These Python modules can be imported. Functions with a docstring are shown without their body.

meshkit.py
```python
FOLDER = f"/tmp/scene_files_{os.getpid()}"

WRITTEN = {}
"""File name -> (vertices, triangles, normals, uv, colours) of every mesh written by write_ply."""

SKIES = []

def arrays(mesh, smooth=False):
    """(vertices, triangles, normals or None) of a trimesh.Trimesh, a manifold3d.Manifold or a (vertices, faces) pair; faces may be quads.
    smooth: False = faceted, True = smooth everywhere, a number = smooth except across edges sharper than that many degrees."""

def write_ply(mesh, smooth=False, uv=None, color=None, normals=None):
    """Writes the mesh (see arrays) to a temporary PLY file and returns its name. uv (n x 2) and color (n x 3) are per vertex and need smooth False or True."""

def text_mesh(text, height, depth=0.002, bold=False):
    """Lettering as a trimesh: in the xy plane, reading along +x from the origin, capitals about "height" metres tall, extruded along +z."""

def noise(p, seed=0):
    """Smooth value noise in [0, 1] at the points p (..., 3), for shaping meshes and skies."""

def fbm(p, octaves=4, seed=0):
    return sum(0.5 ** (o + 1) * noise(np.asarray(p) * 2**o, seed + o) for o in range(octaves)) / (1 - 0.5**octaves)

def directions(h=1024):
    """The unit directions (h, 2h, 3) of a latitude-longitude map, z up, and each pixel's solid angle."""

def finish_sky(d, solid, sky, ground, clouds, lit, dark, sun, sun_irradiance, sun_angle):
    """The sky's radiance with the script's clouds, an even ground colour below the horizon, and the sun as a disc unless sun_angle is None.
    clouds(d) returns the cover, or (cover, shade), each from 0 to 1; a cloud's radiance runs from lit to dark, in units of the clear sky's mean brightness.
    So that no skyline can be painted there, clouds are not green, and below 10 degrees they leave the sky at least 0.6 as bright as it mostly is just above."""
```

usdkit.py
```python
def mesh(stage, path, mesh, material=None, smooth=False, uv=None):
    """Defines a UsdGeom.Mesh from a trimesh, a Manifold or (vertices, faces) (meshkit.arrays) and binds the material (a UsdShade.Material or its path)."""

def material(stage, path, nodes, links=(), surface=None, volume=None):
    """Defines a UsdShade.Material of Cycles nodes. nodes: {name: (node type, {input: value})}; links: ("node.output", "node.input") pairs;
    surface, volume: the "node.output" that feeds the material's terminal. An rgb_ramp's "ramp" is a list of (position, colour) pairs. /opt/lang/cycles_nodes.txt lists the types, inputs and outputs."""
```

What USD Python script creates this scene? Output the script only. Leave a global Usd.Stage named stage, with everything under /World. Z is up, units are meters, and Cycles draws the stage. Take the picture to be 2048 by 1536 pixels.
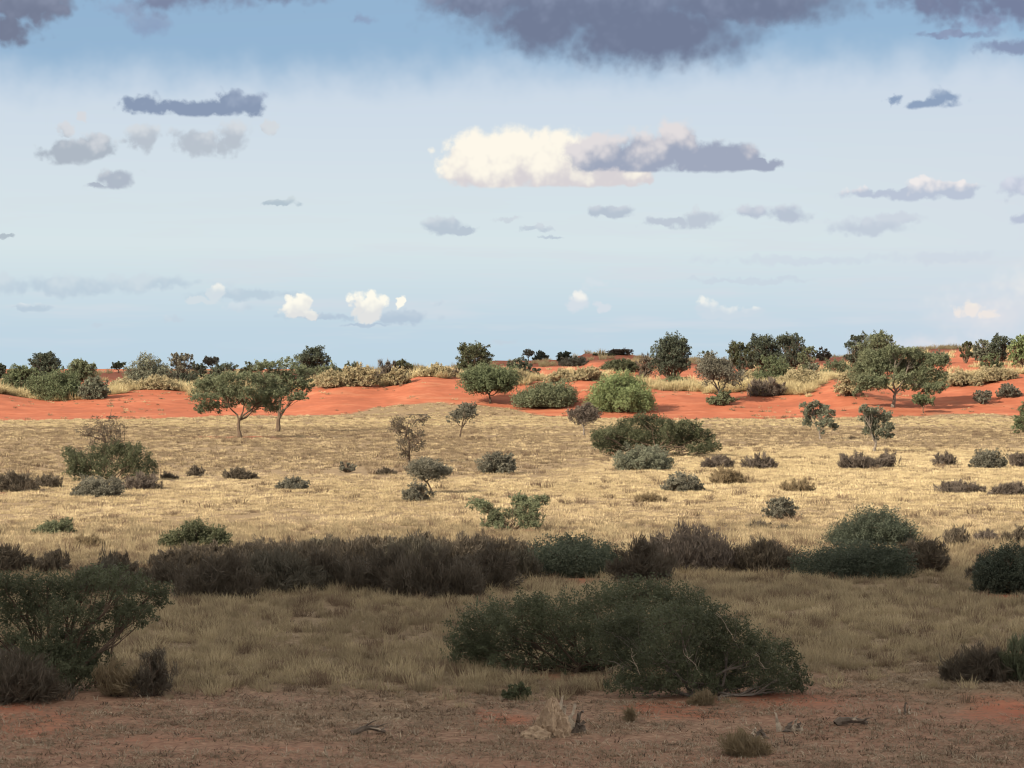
import math
import numpy as np, trimesh, usdkit, meshkit
from pxr import Usd, UsdGeom, UsdLux, UsdShade, Gf, Sdf, Vt

stage = Usd.Stage.CreateInMemory()
UsdGeom.SetStageUpAxis(stage, UsdGeom.Tokens.z)
UsdGeom.SetStageMetersPerUnit(stage, 1.0)
UsdGeom.Xform.Define(stage, '/World')
UsdGeom.Scope.Define(stage, '/World/Looks')

# ------------------------------------------------------------------ camera
FOCAL = 5268.0 / 2048.0            # focal length in picture widths
F = 5268.0                         # the same in pixels of the 2048 wide photograph
EYE = 6.0                          # metres above the valley floor
HORIZON = 735.0                    # pixel row of the horizon
PITCH = math.atan((768.0 - HORIZON) / F)
cam = UsdGeom.Camera.Define(stage, '/World/camera')
cam.CreateHorizontalApertureAttr(36.0)
cam.CreateFocalLengthAttr(36.0 * FOCAL)
cam.CreateClippingRangeAttr((0.5, 60000.0))
cam.AddTranslateOp().Set((0, 0, EYE))
cam.AddRotateXYZOp().Set((90.0 - math.degrees(PITCH), 0, 0))
EXPOSURE = 2.3
cam.CreateExposureAttr(EXPOSURE)

# ------------------------------------------------------------------ sun
SUN_EL = math.radians(30.0)
SUN = np.array([-0.80 * math.cos(SUN_EL), -0.60 * math.cos(SUN_EL), math.sin(SUN_EL)])
SUN_ROT = math.atan2(SUN[0], SUN[1])
SUN_INTENSITY = 0.56
SKY_STRENGTH = 0.1
sun = UsdLux.DistantLight.Define(stage, '/World/sun')
sun.CreateIntensityAttr(SUN_INTENSITY)
sun.CreateNormalizeAttr(True)
sun.CreateAngleAttr(0.5)
sun.CreateColorAttr((1.0, 0.88, 0.68))
_z = SUN / np.linalg.norm(SUN)
_x = np.cross([0, 0, 1.0], _z); _x /= np.linalg.norm(_x)
_y = np.cross(_z, _x)
sun.AddTransformOp().Set(Gf.Matrix4d(*_x, 0, *_y, 0, *_z, 0, 0, 0, 0, 1))


# ------------------------------------------------------------------ sky with clouds
class Graph:
    def __init__(self):
        self.nodes, self.links, self.k = {}, [], 0

    def add(self, kind, given=None, **wired):
        self.k += 1
        n = f'{kind}_{self.k}'
        g = dict(given or {})
        for key, src in wired.items():
            if isinstance(src, str) and '.' in src:
                self.links.append((src, f'{n}.{key}'))
            else:
                g[key] = src
        self.nodes[n] = (kind, g)
        return n

    def math(self, op, a, b=None, c=None, clamp=False):
        w = {'value1': a}
        if b is not None: w['value2'] = b
        if c is not None: w['value3'] = c
        return self.add('math', {'math_type': op, 'use_clamp': clamp}, **w) + '.value'

    def step(self, v, lo, hi, a=0.0, b=1.0):
        return self.add('map_range', {'range_type': 'smoothstep', 'from_min': lo, 'from_max': hi, 'to_min': a, 'to_max': b, 'clamp': True}, value=v) + '.result'

    def mix(self, f, a, b):
        return self.add('mix', {'mix_type': 'mix'}, fac=f, color1=a, color2=b) + '.color'

    def ramp(self, f, stops):
        return self.add('rgb_ramp', {'ramp': stops}, fac=f) + '.color'

    def noise(self, vec, scale, detail=4.0, rough=0.55):
        return self.add('noise_texture', {'scale': scale, 'detail': detail, 'roughness': rough}, vector=vec)


def lin(r, g, b):
    return tuple((c / 255 / 12.92 if c / 255 <= 0.04045 else ((c / 255 + 0.055) / 1.055) ** 2.4) for c in (r, g, b))


SKYK = 1.0 / (SKY_STRENGTH * 2 ** EXPOSURE)       # a radiance of 1 in the picture, in sky units


def tone(r, g, b, k=1.0):
    return tuple(x * SKYK * k for x in lin(r, g, b))


def sky_uv(px, py):
    az = math.atan((px - 1024) / F)
    return az * F, (HORIZON - py) * math.cos(az)


def build_sky():
    g = Graph()
    T = tone
    tc = g.add('texture_coordinate')
    d = tc + '.generated'
    s = g.add('separate_xyz', vector=d)
    x, y, z = s + '.x', s + '.y', s + '.z'
    hyp = g.math('sqrt', g.math('subtract', 1.0, g.math('multiply', z, z)))
    V = g.math('multiply', g.math('divide', z, g.math('maximum', hyp, 0.001)), F)
    U = g.math('multiply', g.math('arctan2', x, y), F)
    nb = g.noise(d, 75.0, 3.0, 0.52)
    big = g.math('subtract', nb + '.fac', 0.5)
    # the clear sky, and the thin bright veil that whitens it low down
    sky = g.add('sky_texture', {'sky_type': 'single_scattering', 'sun_disc': False, 'sun_elevation': SUN_EL, 'sun_rotation': SUN_ROT, 'altitude': 900.0, 'air_density': 1.0, 'aerosol_density': 0.6, 'ozone_density': 2.0}, vector=d) + '.color'
    blue = g.ramp(g.step(V, 0.0, 2600.0), [(0.0, T(176, 205, 224)), (0.03, T(164, 193, 216)), (0.14, T(140, 171, 200)), (0.4, T(132, 164, 196)), (1.0, T(150, 182, 212))])
    base = g.mix(0.97, sky, blue)
    veil_c = g.ramp(g.add('map_range', {'from_min': 0.0, 'from_max': 640.0, 'clamp': True}, value=V) + '.result',
                    [(0.0, T(190, 212, 226)), (0.12, T(194, 214, 227)), (0.22, T(203, 220, 229)), (0.38, T(216, 229, 232)), (0.6, T(213, 225, 232)), (0.88, T(205, 218, 232)), (1.0, T(203, 217, 232))])
    edge = g.math('add', V, g.math('multiply', big, 80.0))
    edge = g.math('add', edge, g.math('multiply', U, -0.02))
    veil = g.math('multiply', g.step(edge, 525.0, 655.0, 1.0, 0.0), 0.97)
    warm = g.math('multiply', g.step(U, 300.0, 1300.0), g.step(V, 750.0, 250.0, 0.0, 1.0))
    veil_c = g.mix(g.math('multiply', warm, 0.55), veil_c, T(212, 218, 230))
    clear = g.mix(veil, base, veil_c)

    streak = g.noise(g.add('vector_math', {'math_type': 'multiply', 'vector2': (14, 14, 150)}, vector1=d) + '.vector', 1.0, 4.0, 0.55)
    sf = g.math('multiply', g.step(streak + '.fac', 0.45, 0.70), g.math('multiply', g.step(V, 10.0, 90.0), g.step(V, 420.0, 180.0, 0.0, 1.0)))
    clear = g.mix(g.math('multiply', sf, 0.55), clear, T(214, 220, 228))
    # unseen broken cloud deck overhead and all round, brightened to fill the shaded foreground
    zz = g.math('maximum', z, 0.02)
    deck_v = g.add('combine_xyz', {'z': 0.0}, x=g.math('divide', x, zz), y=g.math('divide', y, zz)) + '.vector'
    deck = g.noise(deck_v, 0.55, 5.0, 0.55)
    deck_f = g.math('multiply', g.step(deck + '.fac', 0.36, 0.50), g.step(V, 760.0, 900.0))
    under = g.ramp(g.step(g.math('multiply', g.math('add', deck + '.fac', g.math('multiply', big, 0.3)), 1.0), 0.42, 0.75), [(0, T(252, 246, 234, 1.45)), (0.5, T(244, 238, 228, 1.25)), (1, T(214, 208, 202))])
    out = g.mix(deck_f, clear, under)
    inside = out
    flecks = g.noise(g.add('vector_math', {'math_type': 'multiply', 'vector2': (16, 16, 60)}, vector1=d) + '.vector', 1.0, 5.0, 0.55)
    fleck_f = g.math('multiply', g.step(flecks + '.fac', 0.58, 0.66), g.math('multiply', g.step(V, 30.0, 200.0), g.step(V, 900.0, 700.0, 0.0, 1.0)))
    out = g.mix(fleck_f, out, g.ramp(big + '', [(0, T(190, 198, 210)), (0.1, T(214, 218, 226))]))
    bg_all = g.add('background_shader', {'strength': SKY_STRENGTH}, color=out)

    # the clouds one sees in front of the lens, each at its own direction
    na = g.noise(d, 190.0, 4.0, 0.55)
    vo = g.add('voronoi_texture', {'feature': 'smooth_f1', 'scale': 120.0, 'detail': 2.0, 'roughness': 0.55, 'smoothness': 0.35}, vector=d)
    bil = g.math('subtract', 0.50, vo + '.distance')
    fine = g.math('subtract', na + '.fac', 0.5)
    rag = g.math('add', g.math('multiply', big, 0.75), g.math('add', g.math('multiply', bil, 0.50), g.math('multiply', fine, 0.30)))     # edge raggedness
    uv = g.add('combine_xyz', {'z': 0.0}, x=U, y=V) + '.vector'
    wob = g.add('vector_math', {'math_type': 'multiply_add', 'vector2': (55, 34, 0), 'vector3': (-27.5, -17, 0)}, vector1=na + '.color') + '.vector'
    uvw = g.add('vector_math', {'math_type': 'add'}, vector1=uv, vector2=wob) + '.vector'
    CL = []

    def cloud(blobs, base_row, light, dark, alpha=1.0, soft=0.30, rough=0.9, lift=0.25, shade=0.55, side=0.0):
        CL.append((blobs, base_row, light, dark, alpha, soft, rough, lift, shade, side))

    def paint(col, blobs, base_row, light, dark, alpha, soft, rough, lift, shade, side):
        """blobs: (cx, cy, rx, ry) in photograph pixels; flat underside at base_row; light on top and towards the sun, dark below."""
        field = None
        us, vs = [], []
        for (cx, cy, rx, ry) in blobs:
            u, v = sky_uv(cx, cy)
            rx, ry = rx * 1.38, ry * 1.38
            m = g.add('vector_math', {'math_type': 'multiply_add', 'vector2': (1 / rx, 1 / ry, 0), 'vector3': (-u / rx, -v / ry, 0)}, vector1=uvw) + '.vector'
            b = g.add('gradient_texture', {'gradient_type': 'spherical'}, vector=m) + '.fac'
            field = b if field is None else g.math('maximum', field, b)
            us += [u - rx, u + rx]; vs += [v - ry, v + ry]
        near = g.step(field, 0.0, 0.12)
        f = g.math('add', field, g.math('multiply', g.math('multiply', rag, rough), near))
        a = g.step(f, 0.11, 0.11 + soft * 0.9)
        vb = (HORIZON - base_row) if base_row is not None else None
        if vb is not None:
            lowv = g.math('add', V, g.math('add', g.math('multiply', fine, 10.0), g.math('multiply', big, 10.0)))
            a = g.math('multiply', a, g.step(lowv, vb - 3.5, vb + 3.5))
        if alpha < 1: a = g.math('multiply', a, alpha)
        top = max(vs); bot = vb if vb is not None else min(vs)
        up = g.add('map_range', {'from_min': bot, 'from_max': bot + (top - bot) * 0.8, 'clamp': True}, value=V) + '.result'
        lit = g.math('add', up, g.math('multiply', bil, 0.45))
        lit = g.math('add', lit, g.math('multiply', fine, 0.4))
        lit = g.math('add', lit, g.math('multiply', big, 1.2))
        if side:
            lit = g.math('add', lit, g.add('map_range', {'from_min': min(us), 'from_max': max(us), 'to_min': side, 'to_max': -side, 'clamp': True}, value=U) + '.result')
        c = g.mix(g.step(lit, lift, lift + shade), dark, light)
        return g.mix(a, col, c)

    # faint bands and puffs low in the sky
    cloud([(130, 570, 230, 30), (320, 565, 160, 20), (480, 590, 150, 14)], None, T(206, 218, 226), T(186, 203, 217), 0.75, 0.5)
    cloud([(1600, 520, 260, 14), (1880, 515, 140, 16), (1500, 560, 200, 8)], None, T(205, 214, 226), T(200, 210, 223), 0.55, 0.5)
    cloud([(1990, 630, 170, 80), (2090, 590, 140, 80), (1860, 690, 190, 26)], None, T(240, 237, 234), T(226, 225, 230), 0.95, 1.3, 0.45)
    cloud([(1940, 618, 34, 22), (1975, 626, 24, 12)], 638, T(253, 246, 226), T(240, 232, 226), 0.9, 0.4)
    cloud([(432, 586, 24, 26), (412, 602, 40, 10)], 610, T(248, 247, 238), T(212, 222, 228), 0.95, 0.35)
    cloud([(70, 616, 48, 12), (40, 612, 20, 8)], 626, T(226, 233, 236), T(186, 203, 217), 0.85, 0.4)
    cloud([(485, 615, 36, 11), (195, 648, 20, 9), (350, 638, 22, 9), (1010, 684, 34, 10), (1200, 566, 34, 14), (880, 606, 20, 10)], None, T(214, 224, 231), T(196, 210, 222), 0.7, 0.5)
    cloud([(640, 634, 100, 10), (800, 636, 80, 18), (730, 650, 70, 6)], 655, T(190, 205, 219), T(180, 197, 214), 0.85, 0.45)
    cloud([(590, 618, 30, 28), (612, 604, 26, 24), (622, 630, 20, 14)], 646, T(254, 251, 238), T(226, 227, 226), 1.0, 0.3, 0.8, 0.05, 0.5)
    cloud([(718, 610, 24, 32), (745, 608, 26, 26), (735, 632, 36, 18), (803, 606, 12, 12)], 649, T(254, 251, 238), T(226, 227, 226), 1.0, 0.3, 0.8, 0.05, 0.5)
    cloud([(1154, 607, 32, 24), (1202, 614, 26, 16)], 628, T(244, 243, 238), T(214, 222, 230), 0.95, 0.35)
    cloud([(1410, 614, 26, 20), (1440, 626, 80, 14), (1500, 624, 40, 12)], 640, T(244, 244, 238), T(206, 218, 228), 0.85, 0.4)
    # middle band of small grey clouds
    cloud([(890, 452, 58, 22), (930, 462, 30, 10)], 472, T(206, 214, 222), T(182, 195, 209), 0.9, 0.4)
    cloud([(1010, 438, 34, 8), (1070, 458, 46, 9), (1105, 476, 26, 6)], None, T(206, 214, 222), T(186, 199, 212), 0.8, 0.45)
    cloud([(1218, 423, 58, 17)], 437, T(204, 211, 220), T(182, 194, 208), 0.95, 0.4)
    cloud([(1330, 444, 62, 16), (1400, 438, 66, 24)], 460, T(208, 213, 221), T(188, 198, 211), 0.9, 0.4)
    cloud([(1510, 424, 46, 20), (1570, 428, 60, 26)], 458, T(206, 211, 221), T(182, 192, 208), 0.9, 0.45)
    cloud([(1740, 456, 110, 26), (1800, 438, 60, 16)], 484, T(202, 209, 221), T(186, 196, 212), 0.7, 0.5)
    cloud([(1800, 388, 120, 18), (1860, 374, 62, 26), (1920, 380, 56, 24)], 404, T(240, 235, 234), T(186, 196, 213), 0.97, 0.35, 0.9, 0.15, 0.5)
    cloud([(2035, 370, 56, 30), (2060, 440, 50, 22)], 452, T(214, 218, 230), T(184, 193, 212), 0.9, 0.45)
    cloud([(555, 406, 46, 9), (582, 400, 16, 10)], 415, T(206, 217, 222), T(176, 192, 204), 0.9, 0.4)
    cloud([(10, 474, 20, 7), (-10, 260, 22, 24)], None, T(196, 204, 210), T(172, 184, 194), 0.85, 0.4)
    cloud([(240, 356, 52, 32), (205, 374, 46, 10)], 381, T(218, 222, 226), T(174, 184, 198), 0.97, 0.4)
    cloud([(140, 306, 64, 38), (190, 292, 44, 34), (130, 258, 22, 16), (172, 238, 14, 10)], 336, T(214, 217, 222), T(172, 182, 194), 0.95, 0.4)
    cloud([(290, 276, 46, 32), (385, 286, 54, 38), (468, 276, 46, 44), (540, 256, 20, 13)], 320, T(212, 217, 222), T(182, 191, 202), 0.9, 0.4)
    cloud([(280, 210, 56, 26), (375, 220, 96, 22), (330, 216, 60, 20), (430, 216, 60, 24), (462, 202, 40, 34), (505, 210, 36, 28)], 236, T(164, 178, 200), T(138, 154, 180), 1.0, 0.4)
    cloud([(1790, 198, 24, 14), (1850, 208, 44, 14), (1870, 206, 40, 18), (1898, 198, 46, 28), (1815, 234, 18, 4)], 222, T(168, 184, 206), T(142, 162, 190), 1.0, 0.45)
    # the big sunlit cloud and the grey one in front of it
    cloud([(950, 322, 72, 66), (1020, 318, 90, 66), (1110, 322, 110, 62), (1200, 340, 110, 42), (1260, 350, 50, 24)], 374, T(254, 248, 234), T(216, 211, 214), 1.0, 0.28, 0.38, -0.22, 0.62, 0.12)
    cloud([(1200, 310, 76, 46), (1290, 310, 90, 50), (1350, 290, 56, 50), (1430, 320, 90, 42), (1510, 332, 66, 14)], 344, T(226, 221, 222), T(160, 169, 189), 1.0, 0.30, 0.5, 0.0, 0.7, 0.42)
    # dark cloud bases at the top of the picture
    cloud([(720, 42, 46, 16), (300, 50, 60, 40), (240, 20, 70, 24)], None, T(146, 164, 192), T(136, 152, 184), 0.7, 0.6)
    cloud([(2020, 96, 90, 20), (1990, 40, 90, 30), (1900, 70, 110, 10)], None, T(142, 154, 184), T(130, 143, 174), 0.85, 0.6)
    cloud([(-20, -10, 210, 74), (60, 10, 110, 50), (10, 60, 70, 44)], None, T(140, 149, 172), T(117, 126, 149), 1.0, 0.5, 0.8, 0.2, 1.1)
    cloud([(430, -30, 260, 52), (560, -20, 130, 36), (330, 0, 70, 40)], None, T(146, 158, 186), T(124, 136, 164), 1.0, 0.65, 0.8, 0.2, 1.1)
    cloud([(1180, -10, 340, 120), (1300, 60, 250, 86), (1090, 40, 130, 84), (1480, 10, 270, 56), (960, 0, 130, 44)], None, T(144, 156, 182), T(113, 124, 150), 1.0, 0.55, 0.36, 0.2, 1.1)
    cloud([(1930, -30, 220, 84), (2040, 0, 150, 60)], None, T(138, 148, 176), T(118, 129, 158), 1.0, 0.5, 0.7, 0.2, 1.1)

    # where the ray looks: bands of the sky, so that each one only works out the clouds that are in it
    cuts = [-1e9, 215.0, 352.0, 500.0, 575.0, 1e9]
    node = None
    for lo, hi in zip(cuts[:-1], cuts[1:]):
        col = inside
        for c in CL:
            vs = [(HORIZON - b[1] - b[3] * 1.38 - 22, HORIZON - b[1] + b[3] * 1.38 + 22) for b in c[0]]
            if min(v[0] for v in vs) < hi and max(v[1] for v in vs) > lo: col = paint(col, *c)
        bg = g.add('background_shader', {'strength': SKY_STRENGTH}, color=col) + '.background'
        node = bg if node is None else g.add('mix_closure', fac=g.math('greater_than', V, lo), closure1=node, closure2=bg) + '.closure'
    win = g.math('multiply', g.step(g.math('absolute', U), 1150.0, 1400.0, 1.0, 0.0), g.step(V, 820.0, 960.0, 1.0, 0.0))
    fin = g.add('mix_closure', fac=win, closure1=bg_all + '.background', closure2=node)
    return usdkit.material(stage, '/World/Looks/sky', g.nodes, g.links, surface=fin + '.closure')


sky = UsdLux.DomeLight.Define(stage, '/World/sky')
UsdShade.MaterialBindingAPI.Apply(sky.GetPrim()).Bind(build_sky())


# ------------------------------------------------------------------ helpers
def tag(prim, label=None, cat=None, group=None, kind=None):
    p = prim.GetPrim() if hasattr(prim, 'GetPrim') else prim
    for key, val in (('label', label), ('category', cat), ('group', group), ('kind', kind)):
        if val: p.SetCustomDataByKey(key, val)
    return p


_used = {}


def unique(parent, name):
    path = f'{parent}/{name}'
    n = _used.get(path, 0)
    _used[path] = n + 1
    return path if n == 0 else f'{path}_{n:03d}'


def thing(name, loc):
    x = UsdGeom.Xform.Define(stage, unique('/World', name))
    x.AddTranslateOp().Set(Gf.Vec3d(*map(float, loc)))
    return x


def part(parent, name, m, mat, smooth=False, label=None):
    o = usdkit.mesh(stage, unique(str(parent.GetPath()), name), m, mat, smooth=smooth)
    if label: tag(o, label)
    return o


class Soup:
    """Collects pieces into one mesh."""
    def __init__(self): self.v, self.f, self.n = [], [], 0

    def add(self, v, f):
        self.v.append(np.asarray(v, float)); self.f.append(np.asarray(f) + self.n); self.n += len(v)

    def get(self): return np.vstack(self.v), np.vstack(self.f)

    def __bool__(self): return self.n > 0


def tube(points, radii, sides=5):
    p = np.asarray(points, float)
    t = np.gradient(p, axis=0)
    t /= np.linalg.norm(t, axis=1, keepdims=True) + 1e-12
    a = np.cross(t, np.where(np.abs(t[:, 2:]) < 0.9, [0, 0, 1.0], [1.0, 0, 0]))
    a /= np.linalg.norm(a, axis=1, keepdims=True) + 1e-12
    b, ang = np.cross(t, a), np.arange(sides) * 2 * np.pi / sides
    r = np.broadcast_to(radii, (len(p),))[:, None, None]
    v = p[:, None] + r * (np.cos(ang)[None, :, None] * a[:, None] + np.sin(ang)[None, :, None] * b[:, None])
    i, j = np.meshgrid(np.arange(len(p) - 1), np.arange(sides), indexing='ij')
    q = np.stack([i * sides + j, i * sides + (j + 1) % sides, (i + 1) * sides + (j + 1) % sides, (i + 1) * sides + j], -1).reshape(-1, 4)
    return v.reshape(-1, 3), np.vstack([q[:, [0, 1, 2]], q[:, [0, 2, 3]]])


def smoothstep(t):
    t = np.clip(t, 0, 1)
    return t * t * (3 - 2 * t)


def fb(x, y, scale, octaves=3, seed=0):
    x, y = np.broadcast_arrays(np.asarray(x, float), np.asarray(y, float))
    return meshkit.fbm(np.stack([x / scale, y / scale, np.zeros_like(x) + 0.37 * seed], -1), octaves, seed) - 0.5


# ------------------------------------------------------------------ terrain
CREST_X = np.array([-400, 0, 45, 70, 150, 215, 245, 310, 360, 400, 450, 560, 625, 680, 710, 750, 815, 835, 865, 890, 925, 1020, 1052, 1085, 1115, 1175, 1195, 1300, 1345, 1410, 1500, 1570, 1605, 1640, 1676, 1715, 1800, 1912, 1940, 1998, 2048, 2400], float)
CREST_P = np.array([778, 782, 794, 799, 799, 786, 780, 775, 780, 782, 784, 780, 773, 762, 761, 772, 765, 745, 746, 756, 755, 755, 761, 766, 758, 753, 761, 777, 777, 777, 777, 772, 770, 757, 751, 778, 776, 760, 765, 745, 749, 752], float)
RIDGE_X = np.array([-500, 0, 200, 250, 350, 500, 650, 750, 900, 985, 1060, 1150, 1165, 1215, 1280, 1310, 1400, 1500, 1600, 1660, 1720, 1800, 1850, 1950, 2048, 2500], float)
RIDGE_P = np.array([752, 752, 748, 744, 745, 750, 745, 742, 738, 722, 721, 722, 709, 708, 713, 720, 722, 724, 722, 716, 716, 706, 700, 696, 706, 715], float)


_k = np.arange(-400, 2401, 5.0)
_g = np.exp(-0.5 * (np.arange(-12, 13) * 5.0 / 26.0) ** 2); _g /= _g.sum()
CREST_P = np.convolve(np.pad(np.interp(_k, CREST_X, CREST_P), 12, 'edge'), _g, 'valid'); CREST_X = _k


def crest_y(x): return 348.0 + 16 * fb(x, 0 * x, 22.0, 2, 5)


def foot_y(x): return crest_y(x) - 36.0 + 8 * fb(x, 0 * x + 9, 30.0, 2, 6)


def H(x, y):
    x, y = np.broadcast_arrays(np.asarray(x, float), np.asarray(y, float))
    far = smoothstep((np.abs(x) - 75) / 60)
    yc, yf = crest_y(x), foot_y(x)
    pc = np.interp(x / 348.0 * F + 1024, CREST_X, CREST_P)
    pc = pc * (1 - far) + far * (765 + 40 * fb(x, 0 * x, 30.0, 2, 11))
    zc = EYE + (HORIZON - pc) * yc / F
    t = (y - yf) / (yc - yf)
    z = zc * smoothstep(t) ** 1.15
    z = z - 0.9 * smoothstep((y - yc) / 14.0)
    pr = np.interp(x / 520.0 * F + 1024, RIDGE_X, RIDGE_P)
    far2 = smoothstep((np.abs(x) - 110) / 80)
    pr = pr * (1 - far2) + far2 * (725 + 60 * fb(x, 0 * x, 50.0, 2, 12))
    zr = EYE + (HORIZON - pr) * 520.0 / F
    k = smoothstep((y - yc - 20) / (520.0 - yc - 20))
    z = z * (1 - k) + zr * k
    z = z + (1.0 - zr) * smoothstep((y - 535.0) / 260.0)
    near = np.clip((np.abs(y) - 15) / 25.0, 0.2, 1) * np.where(y > 700, 0.5, 1)
    z = z + near * (0.30 * fb(x, y, 22.0, 3, 1) + 0.10 * fb(x, y, 2.2, 2, 2) * (y < 150))
    onface = smoothstep(t * 3) * (y < 620)
    z = z + onface * (0.7 * fb(x, y, 9.0, 3, 3) * np.clip(np.abs(t - 1) * 3, 0, 1) + 0.22 * fb(x, y, 2.6, 2, 4))
    return z


def ray_point(px, py, ymax=640.0):
    """Where the line of sight through a pixel of the photograph meets the ground."""
    c, s = math.cos(PITCH), math.sin(PITCH)
    b = (768.0 - py) / F
    dy, dz = c + b * s, b * c - s
    y = np.concatenate([np.arange(12, 150, 0.1), np.arange(150, ymax, 0.2)])
    x, z = (px - 1024) / F * y / dy, EYE + dz / dy * y
    hit = np.nonzero(H(x, y) >= z)[0]
    i = hit[0] if len(hit) else len(y) - 1
    return np.array([x[i], y[i], float(H(x[i], y[i]))])


RED_X = [-300, 0, 300, 450, 620, 700, 760, 800, 850, 930, 1000, 1060, 1130, 1350, 1480, 1620, 1700, 1790, 1860, 1940, 2048, 2350]
RED_P = [840, 841, 838, 832, 833, 824, 815, 811, 808, 810, 815, 824, 832, 840, 838, 837, 836, 834, 829, 829, 830, 832]
_red = np.array([ray_point(a, b) for a, b in zip(RED_X, RED_P)])
# patches of bare red earth: pixel x, pixel y, half width px, half height px, strength
PATCH = np.array([(70, 1440, 170, 42, .9), (330, 1405, 120, 16, .6), (1010, 1432, 90, 30, .9), (1120, 1352, 120, 14, .6), (1330, 1420, 170, 24, .8), (1560, 1405, 130, 22, .8),
                  (1640, 1455, 150, 22, .55), (1990, 1425, 110, 40, .9), (1150, 1160, 130, 10, .9), (1260, 1170, 60, 8, .6), (2000, 1190, 80, 13, .9), (1700, 1157, 130, 5, .7),
                  (490, 875, 165, 4.0, .9), (60, 985, 70, 5, .8), (1230, 905, 26, 8, .8), (640, 1500, 200, 8, .5), (1500, 1520, 160, 9, .6), (340, 1480, 160, 8, .5), (1060, 1061, 90, 3, .8),
                  (1560, 1040, 60, 4, .5), (1740, 1098, 60, 4, .5), (220, 1500, 120, 10, .4), (1780, 1390, 120, 8, .5), (700, 1400, 200, 7, .35), (880, 1500, 60, 6, .5), (390, 1096, 70, 3, .6)], float)
_pc = np.array([ray_point(a, b) for a, b in PATCH[:, :2]])
_pn = np.array([ray_point(a, b + h) for a, b, h in PATCH[:, [0, 1, 3]]])
_pf = np.array([ray_point(a, b - h) for a, b, h in PATCH[:, [0, 1, 3]]])
_pw, _pd = PATCH[:, 2] / F * _pc[:, 1], np.maximum((_pf[:, 1] - _pn[:, 1]) / 2, 0.4)


def red_mask(x, y):
    """How bare and red the ground is at (x, y)."""
    x, y = np.broadcast_arrays(np.asarray(x, float), np.asarray(y, float))
    yr = np.interp(x, _red[:, 0], _red[:, 1])
    m = smoothstep((y - yr + 9 * fb(x, y, 5.0, 3, 21)) / 3.0 + 0.5)
    n = fb(x, y, 1.3, 4, 22) * 2.0
    for c, w, d, k in zip(_pc, _pw, _pd, PATCH[:, 4]):
        q = ((x - c[0]) / w) ** 2 + ((y - c[1]) / d) ** 2
        m = np.maximum(m, np.where(q < 6, np.where(c[1] < 62, 0.78, 0.85) * k * smoothstep((1.5 - q + 1.5 * n) / 1.9), 0))
    return m


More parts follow.
